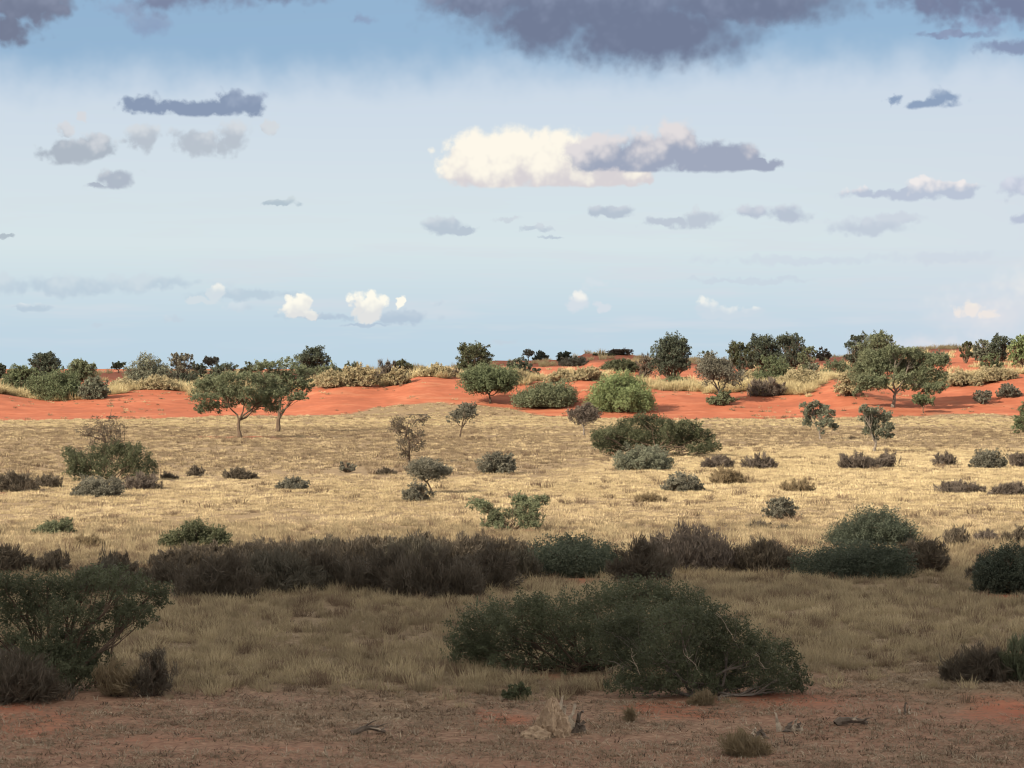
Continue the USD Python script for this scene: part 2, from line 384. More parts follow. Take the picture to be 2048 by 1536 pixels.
def build_ground():
    ys = np.concatenate([-np.geomspace(9000, 20, 24), [-10, -4], np.arange(0, 34, 1.5), np.arange(34, 130, 0.55), np.arange(130, 285, 1.3), np.arange(285, 372, 0.6),
                         np.arange(372, 640, 2.6), np.geomspace(640, 9000, 40)])
    tt = np.arange(0, 0.27, 0.0021)
    tt = np.concatenate([tt, np.geomspace(0.275, 40, 34)])
    tt = np.concatenate([-tt[:0:-1], tt])
    Y, T = np.meshgrid(ys, tt, indexing='ij')
    X = T * np.sqrt(Y * Y + 18.0 ** 2)
    v = np.stack([X, Y, H(X, Y)], -1).reshape(-1, 3)
    r, c = len(ys), len(tt)
    i, j = np.meshgrid(np.arange(r - 1), np.arange(c - 1), indexing='ij')
    q = np.stack([i * c + j, i * c + j + 1, (i + 1) * c + j + 1, (i + 1) * c + j], -1).reshape(-1, 4)
    g = Graph()
    geo = g.add('geometry'); pos = geo + '.position'
    att = g.add('attribute', {'attribute': 'zone'})
    sp = g.add('separate_xyz', vector=att + '.vector')
    n1, n2, n3 = g.noise(pos, 0.35, 8.0, 0.68), g.noise(pos, 7.0, 5.0, 0.7), g.noise(pos, 0.12, 4.0, 0.55)
    red = g.ramp(n1 + '.fac', [(0.25, (0.195, 0.058, 0.031)), (0.5, (0.262, 0.082, 0.045)), (0.75, (0.325, 0.116, 0.066))])
    wav = g.noise(g.add('vector_math', {'math_type': 'multiply', 'vector2': (0.10, 0.26, 0.9)}, vector1=pos) + '.vector', 1.0, 5.0, 0.6)
    red = g.mix(g.math('multiply', g.step(wav + '.fac', 0.50, 0.66), 0.50), red, (0.190, 0.060, 0.036))
    red = g.mix(g.math('multiply', g.step(wav + '.fac', 0.46, 0.34), 0.40), red, (0.33, 0.150, 0.088))
    soil = g.ramp(n2 + '.fac', [(0.28, (0.085, 0.050, 0.036)), (0.45, (0.155, 0.092, 0.063)), (0.58, (0.225, 0.145, 0.098)), (0.75, (0.36, 0.26, 0.175))])
    straw = g.ramp(n2 + '.fac', [(0.28, (0.10, 0.070, 0.045)), (0.5, (0.17, 0.122, 0.076)), (0.72, (0.27, 0.20, 0.125))])
    soil = g.mix(g.math('multiply', g.step(n3 + '.fac', 0.35, 0.65), 0.5), soil, (0.20, 0.095, 0.062))
    fl = g.mix(sp + '.y', soil, straw)
    edge = g.math('add', sp + '.x', g.math('multiply', g.math('subtract', n2 + '.fac', 0.5), 1.6))
    edge = g.math('add', edge, g.math('multiply', g.math('subtract', n1 + '.fac', 0.5), 0.8))
    col = g.mix(g.step(edge, 0.22, 0.95), fl, red)
    bump = g.add('bump', {'strength': 0.6, 'distance': 0.06}, height=g.math('add', n2 + '.fac', g.math('multiply', n1 + '.fac', 1.5)))
    p = g.add('principled_bsdf', {'roughness': 0.95, 'specular_ior_level': 0.1}, base_color=col, normal=bump + '.normal')
    mat = usdkit.material(stage, '/World/Looks/ground', g.nodes, g.links, surface=p + '.BSDF')
    o = usdkit.mesh(stage, '/World/ground', (v, q), mat, smooth=True)
    redm = red_mask(v[:, 0], v[:, 1])
    yy = v[:, 1] + 14 * fb(v[:, 0], v[:, 1], 4.0, 2, 31)
    strawm = smoothstep((yy - 46) / 6.0)
    UsdGeom.PrimvarsAPI(o).CreatePrimvar('zone', Sdf.ValueTypeNames.Color3fArray, 'vertex').Set(Vt.Vec3fArray.FromNumpy(np.stack([redm, strawm, 0 * redm], -1).astype(np.float32)))
    tag(o, 'red sand and straw covered savanna ground rising to dunes', 'ground', kind='structure')


build_ground()


# ------------------------------------------------------------------ the clouds behind the photographer whose shadows lie on the land
def cloud_material():
    g = Graph()
    n = g.noise(g.add('geometry') + '.position', 0.02, 5.0)
    c = g.ramp(n + '.fac', [(0.3, (0.74, 0.75, 0.78)), (0.7, (0.82, 0.82, 0.82))])
    d = g.add('diffuse_bsdf', {'roughness': 1.0}, color=c)
    t = g.add('translucent_bsdf', color=c)
    m = g.add('mix_closure', {'fac': 0.12}, closure1=d + '.BSDF', closure2=t + '.BSDF')
    return usdkit.material(stage, '/World/Looks/cloud', g.nodes, g.links, surface=m + '.closure')


CLOUD_MAT = cloud_material()


def shadow_cloud(height, ax, ay, thick, reach, x_mid, seed, label, far_edge=None):   # far_edge: where the shadow begins, for a cloud that shades what lies beyond
    """A heap cloud at the given height whose shadow on the valley floor ends at y = reach around x = x_mid."""
    s = trimesh.creation.icosphere(6)
    d = np.array(s.vertices)
    top = np.clip(d[:, 2], 0, 1)
    rim = meshkit.fbm(np.c_[d[:, :2] * 3.0, d[:, 2:] * 2.0], 5, seed) - 0.5
    puff = meshkit.fbm(d * 7.0, 4, seed + 3) - 0.5
    rr = 1 + 0.22 * rim + 0.05 * puff
    v = np.c_[d[:, 0] * ax * rr, d[:, 1] * ay * rr, np.where(d[:, 2] > 0, top ** 1.3 * thick * (1 + 0.8 * puff + 0.6 * rim), d[:, 2] * thick * 0.10)]
    sh = v[:, :2] - SUN[:2] / SUN[2] * v[:, 2:]                   # shadow on z = 0, but for the shift of the height
    mid = np.abs(sh[:, 0] - np.median(sh[:, 0])) < 60
    loc = np.array([0, 0, height], float)
    loc[:2] = SUN[:2] / SUN[2] * height
    loc[0] += x_mid - np.median(sh[:, 0])
    loc[1] += (reach - sh[mid, 1].max()) if far_edge is None else (far_edge - sh[mid, 1].min())
    x = thing('cloud', loc)
    part(x, 'billow', (v, s.faces), CLOUD_MAT, smooth=True)
    tag(x, label, 'cloud', kind='structure')


shadow_cloud(620.0, 420.0, 250.0, 60.0, 90.0, 0.0, 4, 'broad heap cloud behind the viewpoint shading the near bushes')
shadow_cloud(800.0, 280.0, 190.0, 50.0, 790.0, -70.0, 9, 'broad heap cloud shading the far dune ridge', far_edge=446.0)


# ------------------------------------------------------------------ materials of plants
def leaf_material(name, stops, trans=0.25, var=0.35, scale=0.8):
    g = Graph()
    geo = g.add('geometry')
    n = g.noise(geo + '.position', scale, 3.0)
    f = g.math('add', g.math('multiply', geo + '.random_per_island', var), g.math('multiply', n + '.fac', 1 - var))
    c = g.ramp(f, [(0.22, stops[0]), (0.5, stops[1]), (0.8, stops[2])])
    d = g.add('principled_bsdf', {'roughness': 0.65, 'specular_ior_level': 0.2}, base_color=c)
    t = g.add('translucent_bsdf', color=c)
    m = g.add('mix_closure', {'fac': trans}, closure1=d + '.BSDF', closure2=t + '.BSDF')
    return usdkit.material(stage, '/World/Looks/' + name, g.nodes, g.links, surface=m + '.closure')


def bark_material(name, a, b):
    g = Graph()
    n = g.noise(g.add('geometry') + '.position', 9.0, 5.0, 0.65)
    c = g.ramp(n + '.fac', [(0.3, a), (0.7, b)])
    bu = g.add('bump', {'strength': 0.7, 'distance': 0.02}, height=n + '.fac')
    p = g.add('principled_bsdf', {'roughness': 0.9, 'specular_ior_level': 0.1}, base_color=c, normal=bu + '.normal')
    return usdkit.material(stage, '/World/Looks/' + name, g.nodes, g.links, surface=p + '.BSDF')


def shade3(c, lo=0.55, hi=1.55): return [tuple(x * k for x in c) for k in (lo, 1.0, hi)]


M = {
    'dark': leaf_material('dark_leaf', shade3((0.078, 0.092, 0.064))),
    'thorn': leaf_material('thorn_leaf', shade3((0.104, 0.114, 0.066))),
    'deep': leaf_material('deep_green_leaf', shade3((0.088, 0.096, 0.052))),
    'green': leaf_material('green_leaf', shade3((0.135, 0.160, 0.085))),
    'olive': leaf_material('olive_leaf', shade3((0.155, 0.172, 0.100))),
    'lime': leaf_material('lime_leaf', shade3((0.205, 0.255, 0.115))),
    'sage': leaf_material('sage_leaf', shade3((0.180, 0.188, 0.135))),
    'grey': leaf_material('grey_leaf', shade3((0.165, 0.155, 0.120))),
    'brown': leaf_material('brown_twig', shade3((0.138, 0.111, 0.082)), 0.1, 0.6),
    'scrub': leaf_material('scrub_twig', shade3((0.140, 0.122, 0.090)), 0.1, 0.6),
    'mauve': leaf_material('mauve_twig', shade3((0.170, 0.136, 0.112)), 0.1, 0.6),
    'straw': leaf_material('straw_leaf', shade3((0.40, 0.335, 0.20), 0.7, 1.35), 0.25, 0.5),
    'tan': leaf_material('tan_twig', shade3((0.30, 0.225, 0.135)), 0.2, 0.6),
    'bark': bark_material('bark', (0.050, 0.036, 0.028), (0.13, 0.092, 0.066)),
    'greybark': bark_material('grey_bark', (0.09, 0.075, 0.065), (0.22, 0.185, 0.155)),
    'pale': bark_material('pale_wood', (0.20, 0.16, 0.12), (0.40, 0.33, 0.255)),
    'deadwood': bark_material('dead_wood', (0.05, 0.04, 0.032), (0.16, 0.125, 0.10)),
    'mound': bark_material('mound_earth', (0.17, 0.115, 0.078), (0.36, 0.265, 0.18)),
}


# ------------------------------------------------------------------ plants
def unit(rng, n):
    d = rng.normal(size=(n, 3))
    return d / np.linalg.norm(d, axis=1, keepdims=True)


def leaf_quads(rng, c, length, width, outward=None, lean=0.0, tri=False):
    n = len(c)
    a = unit(rng, n)
    if outward is not None:
        a = a * (1 - lean) + outward * lean
        a /= np.linalg.norm(a, axis=1, keepdims=True) + 1e-9
    b = np.cross(a, unit(rng, n)); b /= np.linalg.norm(b, axis=1, keepdims=True) + 1e-9
    s = rng.uniform(0.6, 1.4, (n, 1))
    a, b = a * length * s * 0.5, b * width * s * 0.5
    if tri:
        v = np.stack([c - a + b * 0.9, c + a * 1.15, c - a * 0.8 - b * 0.9], 1).reshape(-1, 3)
        return v, np.arange(n)[:, None] * 3 + [[0, 1, 2]]
    v = np.stack([c - a, c - a * 0.1 + b, c + a, c - a * 0.1 - b], 1).reshape(-1, 3)
    k = np.arange(n)[:, None] * 4
    return v, np.vstack([k + [0, 1, 2], k + [0, 2, 3]])


def bent(rng, p0, p1, r0, r1, sides=5, steps=6, wob=0.08, sag=0.0):
    t = np.linspace(0, 1, steps)[:, None]
    L = np.linalg.norm(p1 - p0)
    off = np.cumsum(rng.normal(size=(steps, 3)) * wob * L / steps ** 0.5, 0)
    off -= off[0] * (1 - t) + off[-1] * t
    p = p0 * (1 - t) + p1 * t + off
    p[:, 2] += sag * L * np.sin(np.pi * t[:, 0])
    return tube(p, r0 * (1 - t[:, 0]) + r1 * t[:, 0], sides), p


# shape: crown bottom (of height), number of lobes, lobe radius, flattening, shell, holes, cover, stems
SHAPES = {
    'shrub': dict(cb=0.0, n=13, r=0.215, dome=2.6, cover=3.8, spread=0.16, stems=7),
    'low': dict(cb=0.0, n=13, r=0.185, dome=2.8, cover=3.6, spread=0.25, stems=8),
    'twiggy': dict(cb=0.0, n=12, r=0.24, dome=2.2, cover=2.6, spread=0.25, stems=10, twig=True),
    'loose': dict(cb=0.0, n=9, r=0.18, dome=1.6, cover=2.6, spread=0.10, stems=9, hole=0.15),
    'round': dict(cb=0.10, n=13, r=0.225, dome=3.4, cover=4.0, spread=0.03, stems=3),
    'tree': dict(cb=0.30, n=12, r=0.25, dome=2.2, cover=5.0, spread=0.0, stems=1, hole=0.05),
    'umbrella': dict(cb=0.34, n=15, r=0.17, dome=3.0, cover=5.6, spread=0.0, stems=1, flat=0.62, hole=0.03),
    'small': dict(cb=0.38, n=9, r=0.27, dome=2.0, cover=4.6, spread=0.0, stems=1, hole=0.03),
}


def grow(rng, w, h, s, shape, lobes=None, depth=None, leaf=None, cover=None, lean=0.0):
    """Returns (trunk soup, list of limb meshes, foliage soup) of a plant w wide and h high that stands at the origin; s: pixels per metre in the picture."""
    o = dict(SHAPES[shape])
    if cover: o['cover'] *= cover
    dep = depth or w * 0.85
    cb = o['cb']
    if lobes is None:
        L = []
        for i in range(o['n']):
            for _ in range(30):
                a, rad = rng.uniform(0, 2 * np.pi), math.sqrt(rng.uniform(0, 1)) * (0.5 - o['r'] * 0.62)
                u, q = rad * math.cos(a), rad * math.sin(a)
                zt = cb + (1 - cb) * (1 - (2 * rad) ** o['dome'])
                if all((u - l[0]) ** 2 + (q - l[1]) ** 2 > (o['r'] * 0.75) ** 2 for l in L): break
            r = o['r'] * rng.uniform(0.75, 1.2)
            lz = o.get('flat', 0.8) * r * w / h
            lz = min(lz, (1 - cb) * 0.5)
            z = max(zt * rng.uniform(0.86, 1.0) - lz * 0.9, cb + lz * (0.9 if cb > 0.1 else 0.4))
            L.append((u, q, z, r, r, lz))
            if o['stems'] > 2 or shape == 'round':          # fill down towards the ground
                z2 = z * rng.uniform(0.35, 0.6) + cb * 0.4
                L.append((u * 1.05, q * 1.05, z2, r, r, lz))
        lobes = L
    else:
        lobes = [(u, rng.uniform(-0.25, 0.25), z, r, r, rz) for (u, z, r, rz) in lobes]
    lob = np.array(lobes, float)
    C = lob[:, :3] * [w, dep, h]
    R = np.c_[lob[:, 3] * w, lob[:, 4] * dep, lob[:, 5] * h]
    twig = o.get('twig', False)
    ll = leaf or max(0.050, 1.55 / s)
    lw = ll * (0.45 if s > 45 else 0.6)
    if twig: ll, lw = max(0.15, 3.6 / s), max(0.011, 0.65 / s)
    area = np.pi * (R[:, 0] * R[:, 2]).sum() * 0.55
    n = int(np.clip(1.05 * o['cover'] * area / (ll * lw * 0.45), 200, 60000))
    per = 34
    K = max(16, n // per)
    pick = rng.choice(len(C), K, p=(R[:, 0] * R[:, 2]) / (R[:, 0] * R[:, 2]).sum())
    d = unit(rng, K)
    d[:, 2] = np.where(rng.random(K) < 0.35, np.abs(d[:, 2]), d[:, 2])
    rad = np.clip(1 - np.abs(rng.normal(0, 0.28, K)), 0.05, 1.0) * np.exp(rng.normal(0, 0.13, K))
    tips = C[pick] + d * R[pick] * rad[:, None]
    gap = meshkit.noise(tips / (0.11 * w + 0.12), int(rng.integers(1000)))
    keep = gap > o.get('hole', 0.0) + (0.24 if o['stems'] > 2 else 0.15)
    keep &= tips[:, 2] > 0.02 * h
    tips, d, pick = tips[keep], d[keep], pick[keep]
    axis = d * 0.55 + [0, 0, 0.35] + unit(rng, len(tips)) * 0.55
    axis /= np.linalg.norm(axis, axis=1, keepdims=True) + 1e-9
    ln = np.maximum(R[pick].min(1) * rng.uniform(0.55, 1.15, len(tips)), ll * 1.5)
    rep = np.repeat(np.arange(len(tips)), per)
    u = rng.beta(1.4, 1.2, len(rep))
    fan = ln[rep] * 0.24 * (1.15 - 0.75 * u)
    c = tips[rep] + axis[rep] * (ln[rep] * (u - 0.62))[:, None] + np.clip(rng.normal(size=(len(rep), 3)), -1.7, 1.7) * fan[:, None]
    c = c[c[:, 2] > -0.02 * h] if not twig else c
    rep = rep[:len(c)] if len(rep) != len(c) else rep
    c[:, 2] = np.maximum(c[:, 2], ll * 0.2)
    out = (axis[rep] if twig else axis[rng.integers(0, len(axis), len(c))]) + [0, 0, 0.3]
    fol = Soup()
    fol.add(*leaf_quads(rng, c, ll, lw, out, 0.62 if twig else 0.12, s < 30))
    # wood
    rmin = 0.22 / s
    trunk, limbs = Soup(), []
    if o['stems'] <= 2:
        r0 = max(0.027 * h, rmin * 2.2)
        fork = np.array([lean * w, 0, max(cb, 0.18) * h * 0.78])
        (tv, tf), path = bent(rng, np.array([0, 0, -0.1]), fork, r0, r0 * 0.72, 7, 7, 0.10)
        flare = np.clip(1 - tv[:, 2] / (0.12 * h), 0, 1) * 0.35
        tv[:, :2] *= (1 + flare)[:, None]
        trunk.add(tv, tf)
        order = np.argsort(-R[:, 0])[: 5 if len(C) > 5 else len(C)]
        for i in order:
            (lv, lf), lp = bent(rng, path[-1 if rng.random() < 0.6 else -2], C[i] - [0, 0, R[i, 2] * 0.3], r0 * 0.55, max(r0 * 0.16, rmin), 5, 6, 0.10, -0.06)
            limbs.append([(lv, lf)])
            for j in range(len(C)):
                if j not in order and np.argmin(np.linalg.norm(C[order] - C[j], axis=1)) == list(order).index(i):
                    limbs[-1].append(bent(rng, lp[-3], C[j], r0 * 0.25, rmin, 4, 5, 0.1)[0])
            for j in np.nonzero(pick == i)[0][:14]:
                limbs[-1].append(bent(rng, lp[-1 - int(rng.integers(3))], tips[j], max(r0 * 0.13, rmin), rmin * 0.7, 3, 4, 0.1)[0])
    else:
        for i in range(len(C)):
            b = np.array([rng.normal(0, o['spread'] * w * 0.35), rng.normal(0, o['spread'] * dep * 0.35), -0.05])
            r0 = max(0.012 * h + 0.008, rmin * 1.1)
            (sv, sf), sp_ = bent(rng, b, C[i], r0, max(r0 * 0.4, rmin * 0.7), 4, 5, 0.12)
            trunk.add(sv, sf)
            for j in np.nonzero(pick == i)[0][:10]:
                trunk.add(*bent(rng, sp_[-1 - int(rng.integers(3))], tips[j], max(r0 * 0.4, rmin * 0.7), rmin * 0.5, 3, 4, 0.12)[0])
    return trunk, limbs, fol


def bare(rng, w, h, s):
    """A dead or nearly leafless tree: trunk, limbs, twigs, and a few dry sprays."""
    trunk, limbs, sprays = Soup(), [], Soup()
    rmin = 0.34 / s
    r0 = max(0.042 * h, rmin * 3.2)
    top = np.array([rng.normal(0, 0.05) * w, 0, h * 0.93])
    (tv, tf), p = bent(rng, np.array([0, 0, -0.1]), top, r0, rmin, 6, 12, 0.10)
    trunk.add(tv, tf)
    pts = []
    for k in range(11):
        i = int(rng.integers(3, 11))
        a = rng.uniform(0, 2 * np.pi)
        ln = w * 0.5 * rng.uniform(0.55, 1.0)
        e = p[i] + np.array([math.cos(a) * ln, math.sin(a) * ln, rng.uniform(0.02, 0.18) * h])
        e[2] = min(e[2], h)
        (lv, lf), lp = bent(rng, p[i], e, r0 * 0.45 * (1 - i / 16), rmin, 4, 6, 0.14)
        pieces = [(lv, lf)]
        for _ in range(7):
            q = lp[int(rng.integers(2, 6))]
            e2 = q + unit(rng, 1)[0] * w * 0.20 + [0, 0, 0.05 * h]
            pieces.append(bent(rng, q, e2, rmin * 1.1, rmin * 0.6, 3, 4, 0.15)[0])
            pts.append(e2)
        limbs.append(pieces)
    pts = np.array(pts)
    rep = np.repeat(np.arange(len(pts)), 34)
    c = pts[rep] + rng.normal(size=(len(rep), 3)) * w * 0.05
    c[:, 2] = np.minimum(c[:, 2], h * 1.02)
    sprays.add(*leaf_quads(rng, c, max(0.14, 2.4 / s), max(0.03, 0.8 / s)))
    return trunk, limbs, sprays


SEED = [100]
PLANTED = []


def plant(shape, mat, x0, x1, top, base, name, label, at=None, group=None, bark='bark', cat=None, seed=None, **kw):
    """x0, x1, top, base: the plant's box in the photograph (pixels); at: its distance where the foot is hidden behind a crest."""
    SEED[0] += 1
    rng = np.random.default_rng(seed or SEED[0])
    xm = (x0 + x1) / 2
    if at is None:
        p = ray_point(kw.pop('foot', xm), base)
    else:
        kw.pop('foot', None)
        x = (xm - 1024) / F * at
        p = np.array([x, at, float(H(x, at))])
    y = p[1]
    w = (x1 - x0) / F * y
    h = max((HORIZON - top) / F * y + EYE - p[2], 0.3) if at is not None else (base - top) / F * y
    s = F / 2 / y
    off = (xm - 1024) / F * y - p[0]
    if shape == 'bare':
        trunk, limbs, fol = bare(rng, w, h, s)
    else:
        trunk, limbs, fol = grow(rng, w, h, s, shape, **kw)
    fv, ff = fol.get()
    # fit the foliage to the box it fills in the photograph
    lo, hi = np.percentile(fv[:, 0], [1, 99])
    kx = w / max(hi - lo, 1e-6)
    kz = h / max(np.percentile(fv[:, 2], 99.3), 1e-6)
    cx = (lo + hi) / 2
    single = shape in ('tree', 'umbrella', 'small', 'bare', 'round')
    fit = lambda v: np.c_[(v[:, 0] - cx * np.clip(v[:, 2] / (0.7 * h), 0, 1)) * kx + off * np.clip(v[:, 2] / (0.8 * h), 0, 1), v[:, 1], np.where(v[:, 2] > 0, v[:, 2] * kz, v[:, 2])]
    t = thing(name, p)
    tk = part(t, 'trunk' if single else 'stems', (fit(trunk.get()[0]), trunk.get()[1]), M[bark])
    for pieces in limbs:
        q = Soup()
        for v, f in pieces: q.add(fit(v), f)
        part(tk, 'limb', q.get(), M[bark])
    part(t, 'crown' if single else 'foliage', (fit(fv), ff), M[mat])
    tag(t, label, cat or ('tree' if single else 'shrub'), group)
    PLANTED.append((p[0], p[1], w * 0.5))
    return t, p, rng


exec_plants = True
# --- near shrubs
plant('shrub', 'thorn', -80, 314, 1140, 1378, 'thorn_bush', 'big dark green thorn bush at the left edge, nearest the viewer', foot=130, bark='bark', depth=2.4, cover=1.25,
      lobes=[(-.32, .74, .16, .16), (-.44, .56, .13, .18), (-.12, .76, .14, .14), (.08, .80, .13, .14), (.24, .84, .13, .12), (.36, .72, .10, .12), (-.22, .56, .14, .15), (.0, .56, .14, .16), (.20, .58, .12, .14), (.33, .60, .09, .1), (-.02, .34, .11, .15), (.1, .36, .10, .14), (-.25, .34, .10, .14), (.02, .14, .14, .12), (-.14, .16, .11, .12), (.17, .16, .1, .1), (-.28, .14, .12, .12), (.0, .24, .13, .12), (.08, .22, .10, .1), (-.12, .28, .12, .13)])
plant('twiggy', 'brown', -60, 126, 1308, 1402, 'dry_shrub', 'low dark leafless shrub in the lower left corner under the big thorn bush')
plant('twiggy', 'brown', 262, 345, 1303, 1393, 'dry_shrub', 'small dark brown shrub at the right foot of the big left thorn bush')
plant('shrub', 'thorn', 905, 1425, 1168, 1343, 'thorn_bush', 'wide dark green bush in the middle foreground, behind the darker one with bare white branches', depth=3.2,
      lobes=[(-.40, .26, .10, .24), (-.32, .48, .12, .26), (-.20, .62, .13, .26), (-.08, .62, .13, .28), (.06, .66, .13, .28), (.20, .80, .13, .2), (.30, .76, .13, .24), (.40, .60, .10, .3), (-.25, .26, .14, .24), (-.06, .3, .15, .28), (.12, .35, .15, .3), (.28, .4, .14, .3), (.42, .3, .1, .26), (-.36, .16, .1, .16), (-.2, .12, .12, .12), (.0, .12, .13, .12), (.2, .14, .13, .13), (.36, .14, .1, .13)])
fb_t, fb_p, fb_r = plant('shrub', 'thorn', 1205, 1605, 1208, 1391, 'thorn_bush', 'dark bush with bare white branches, the nearest in the right half', depth=2.6, bark='greybark',
                         lobes=[(-.40, .62, .12, .28), (-.28, .74, .14, .24), (-.12, .76, .14, .24), (.02, .70, .14, .26), (.14, .56, .13, .26), (.26, .46, .12, .24), (.37, .34, .10, .22), (.45, .2, .07, .16), (-.38, .3, .14, .28), (-.2, .36, .16, .3), (0, .34, .16, .3), (.18, .26, .14, .24), (.33, .18, .1, .16), (-.08, .16, .16, .16), (-.32, .12, .13, .13), (-.18, .10, .12, .11), (.08, .10, .13, .11), (.22, .10, .13, .11), (.36, .10, .10, .10), (.44, .08, .06, .08)])
for a, b, deep in (((1434, 1226), (1486, 1310), .55), ((1366, 1300), (1402, 1352), .9), ((1373, 1216), (1358, 1290), .5), ((1512, 1306), (1536, 1356), .8), ((1262, 1296), (1280, 1350), 1.0)):
    q = []
    for c, dd in ((a, deep), (b, deep - 0.5)):
        k = fb_p[1] - dd
        q.append(np.array([(c[0] - 1024) / F * k - fb_p[0], -dd, EYE - (c[1] - HORIZON) / F * k - fb_p[2]]))
    s_ = Soup()
    (v, f), pth = bent(fb_r, q[1], q[0], 0.0085, 0.0035, 5, 8, 0.07); s_.add(v, f)
    for _ in range(4):
        j = int(fb_r.integers(2, 8))
        s_.add(*bent(fb_r, pth[j], pth[j] + unit(fb_r, 1)[0] * 0.13 + [0, 0, 0.07], 0.0045, 0.002, 4, 4, 0.12)[0])
    part(fb_t, 'dead_branch', s_.get(), M['pale'], label='bare white branch')
plant('twiggy', 'brown', 1885, 2022, 1293, 1362, 'dry_shrub', 'low dark brown shrub near the right edge on the border of the red soil')
plant('twiggy', 'olive', 2000, 2090, 1268, 1362, 'reedy_shrub', 'tall olive tussock cut by the right edge, beside the low brown shrub')
plant('twiggy', 'tan', 190, 268, 1318, 1392, 'grass_clump', 'tall tan grass clump in front of the big left thorn bush', cat='grass clump')
plant('low', 'deep', 1008, 1062, 1366, 1399, 'small_bush', 'tiny dark bush just behind the termite mound')
# --- behind the left bush
plant('twiggy', 'brown', -30, 58, 1092, 1150, 'dry_shrub', 'brown shrub at the far left, above the big left thorn bush')
plant('twiggy', 'brown', 62, 140, 1102, 1148, 'dry_shrub', 'small brown shrub peeping over the middle of the big left thorn bush')
plant('twiggy', 'scrub', 150, 262, 1118, 1190, 'dry_shrub', 'greenish brown shrub over the right half of the big left thorn bush')
plant('twiggy', 'brown', 198, 275, 1106, 1165, 'dry_shrub', 'dark brown shrub at the left end of the long thicket')
# --- the long dark thicket
THICK = [(272, 420, 1122, 1172), (360, 520, 1112, 1196), (470, 640, 1106, 1184), (590, 740, 1104, 1176), (690, 850, 1100, 1184), (780, 960, 1098, 1196), (900, 1030, 1096, 1180), (985, 1080, 1100, 1160),
         (300, 430, 1098, 1140), (410, 560, 1090, 1140), (540, 680, 1086, 1136), (640, 780, 1080, 1136), (760, 900, 1076, 1138), (860, 990, 1074, 1136), (960, 1078, 1078, 1132),
         (345, 470, 1086, 1118), (480, 600, 1080, 1114), (600, 700, 1076, 1110), (700, 800, 1073, 1108), (800, 905, 1068, 1106), (900, 1000, 1070, 1106)]
for i, (a, b, c, d) in enumerate(THICK):
    plant('twiggy', 'brown' if i % 5 != 2 else 'scrub', a, b, c, d, 'thicket_shrub', 'dark brown twiggy shrub crowded into the long thicket across the middle', group='shrubs of the long thicket')
plant('shrub', 'dark', 1060, 1242, 1077, 1151, 'dark_bush', 'dark green bush at the right end of the long thicket, bare red soil before it')
plant('twiggy', 'brown', 1222, 1345, 1080, 1168, 'dry_shrub', 'brown shrub touching the dark green bush at the end of the thicket')
plant('twiggy', 'mauve', 1280, 1470, 1056, 1140, 'dry_shrub', 'broad purplish brown shrub between two dark green bushes in the middle')
plant('twiggy', 'brown', 1462, 1600, 1080, 1142, 'dry_shrub', 'low brown shrub left of the pair of dark green domes')
plant('shrub', 'dark', 1664, 1830, 1020, 1094, 'dark_bush', 'dome shaped dark green bush, the upper one of the pair on the right')
plant('shrub', 'dark', 1606, 1815, 1088, 1154, 'dark_bush', 'long dark green bush, the lower one of the pair on the right')
plant('twiggy', 'brown', 1800, 1895, 1080, 1145, 'dry_shrub', 'brown shrub joined to the right end of the lower dark bush')
plant('shrub', 'dark', 1950, 2090, 1094, 1186, 'dark_bush', 'dark green bush cut by the right edge above red soil')
plant('twiggy', 'brown', 1935, 1985, 1112, 1160, 'dry_shrub', 'small brown shrub on the left of the bush cut by the right edge')
plant('twiggy', 'brown', 1888, 1938, 1052, 1092, 'dry_shrub', 'small upright brown shrub right of the domed bush')
plant('twiggy', 'mauve', 1950, 1998, 1058, 1086, 'dry_shrub', 'small purplish shrub, second one right of the domed bush')
plant('twiggy', 'brown', 2006, 2066, 1052, 1088, 'dry_shrub', 'brown shrub at the right edge above the big dark bush there')
# --- sunlit straw field
plant('loose', 'olive', 942, 1092, 990, 1062, 'thorn_shrub', 'sparse see-through shrub alone in the golden grass above the thicket', bark='bark', cover=3.2,
      lobes=[(-.40, .70, .11, .16), (-.28, .60, .12, .18), (-.16, .42, .12, .18), (-.05, .28, .13, .18), (.04, .52, .12, .2), (.12, .84, .13, .14), (.22, .64, .14, .22), (.36, .78, .12, .18), (.12, .36, .14, .22), (.28, .38, .12, .2), (-.24, .24, .13, .14), (.1, .14, .16, .12), (.28, .16, .12, .12), (-.1, .12, .14, .12)])
plant('low', 'deep', 328, 458, 1044, 1096, 'grey_shrub', 'dark grey green shrub left of centre, just above the thicket')
plant('low', 'olive', 70, 148, 1038, 1071, 'grey_shrub', 'low grey green shrub in the grass at far left')
plant('twiggy', 'tan', 145, 207, 1068, 1094, 'grass_clump', 'dry tan clump just right of the low shrub at far left', cat='grass clump')
plant('low', 'grey', 1528, 1594, 996, 1038, 'grey_shrub', 'grey rounded shrub above the domed dark bush, casting a shadow to the right')
plant('twiggy', 'brown', 1495, 1540, 1040, 1056, 'dry_shrub', 'thin low brown shrub below the grey rounded one on the right')
plant('twiggy', 'brown', 1553, 1582, 1047, 1060, 'dry_shrub', 'tiny brown shrub, lowest under the grey rounded one on the right')
plant('low', 'grey', 1328, 1404, 946, 983, 'grey_shrub', 'grey shrub in the bright grass below the large spreading bush')
plant('twiggy', 'tan', 1420, 1488, 934, 968, 'grass_clump', 'tan dry clump right of the grey shrub in the bright grass', cat='grass clump')
plant('twiggy', 'mauve', 1404, 1466, 910, 936, 'dry_shrub', 'small purplish shrub just right of the large spreading bush')
plant('twiggy', 'mauve', 1486, 1552, 907, 937, 'dry_shrub', 'purplish shrub midway between the spreading bush and the small trees')
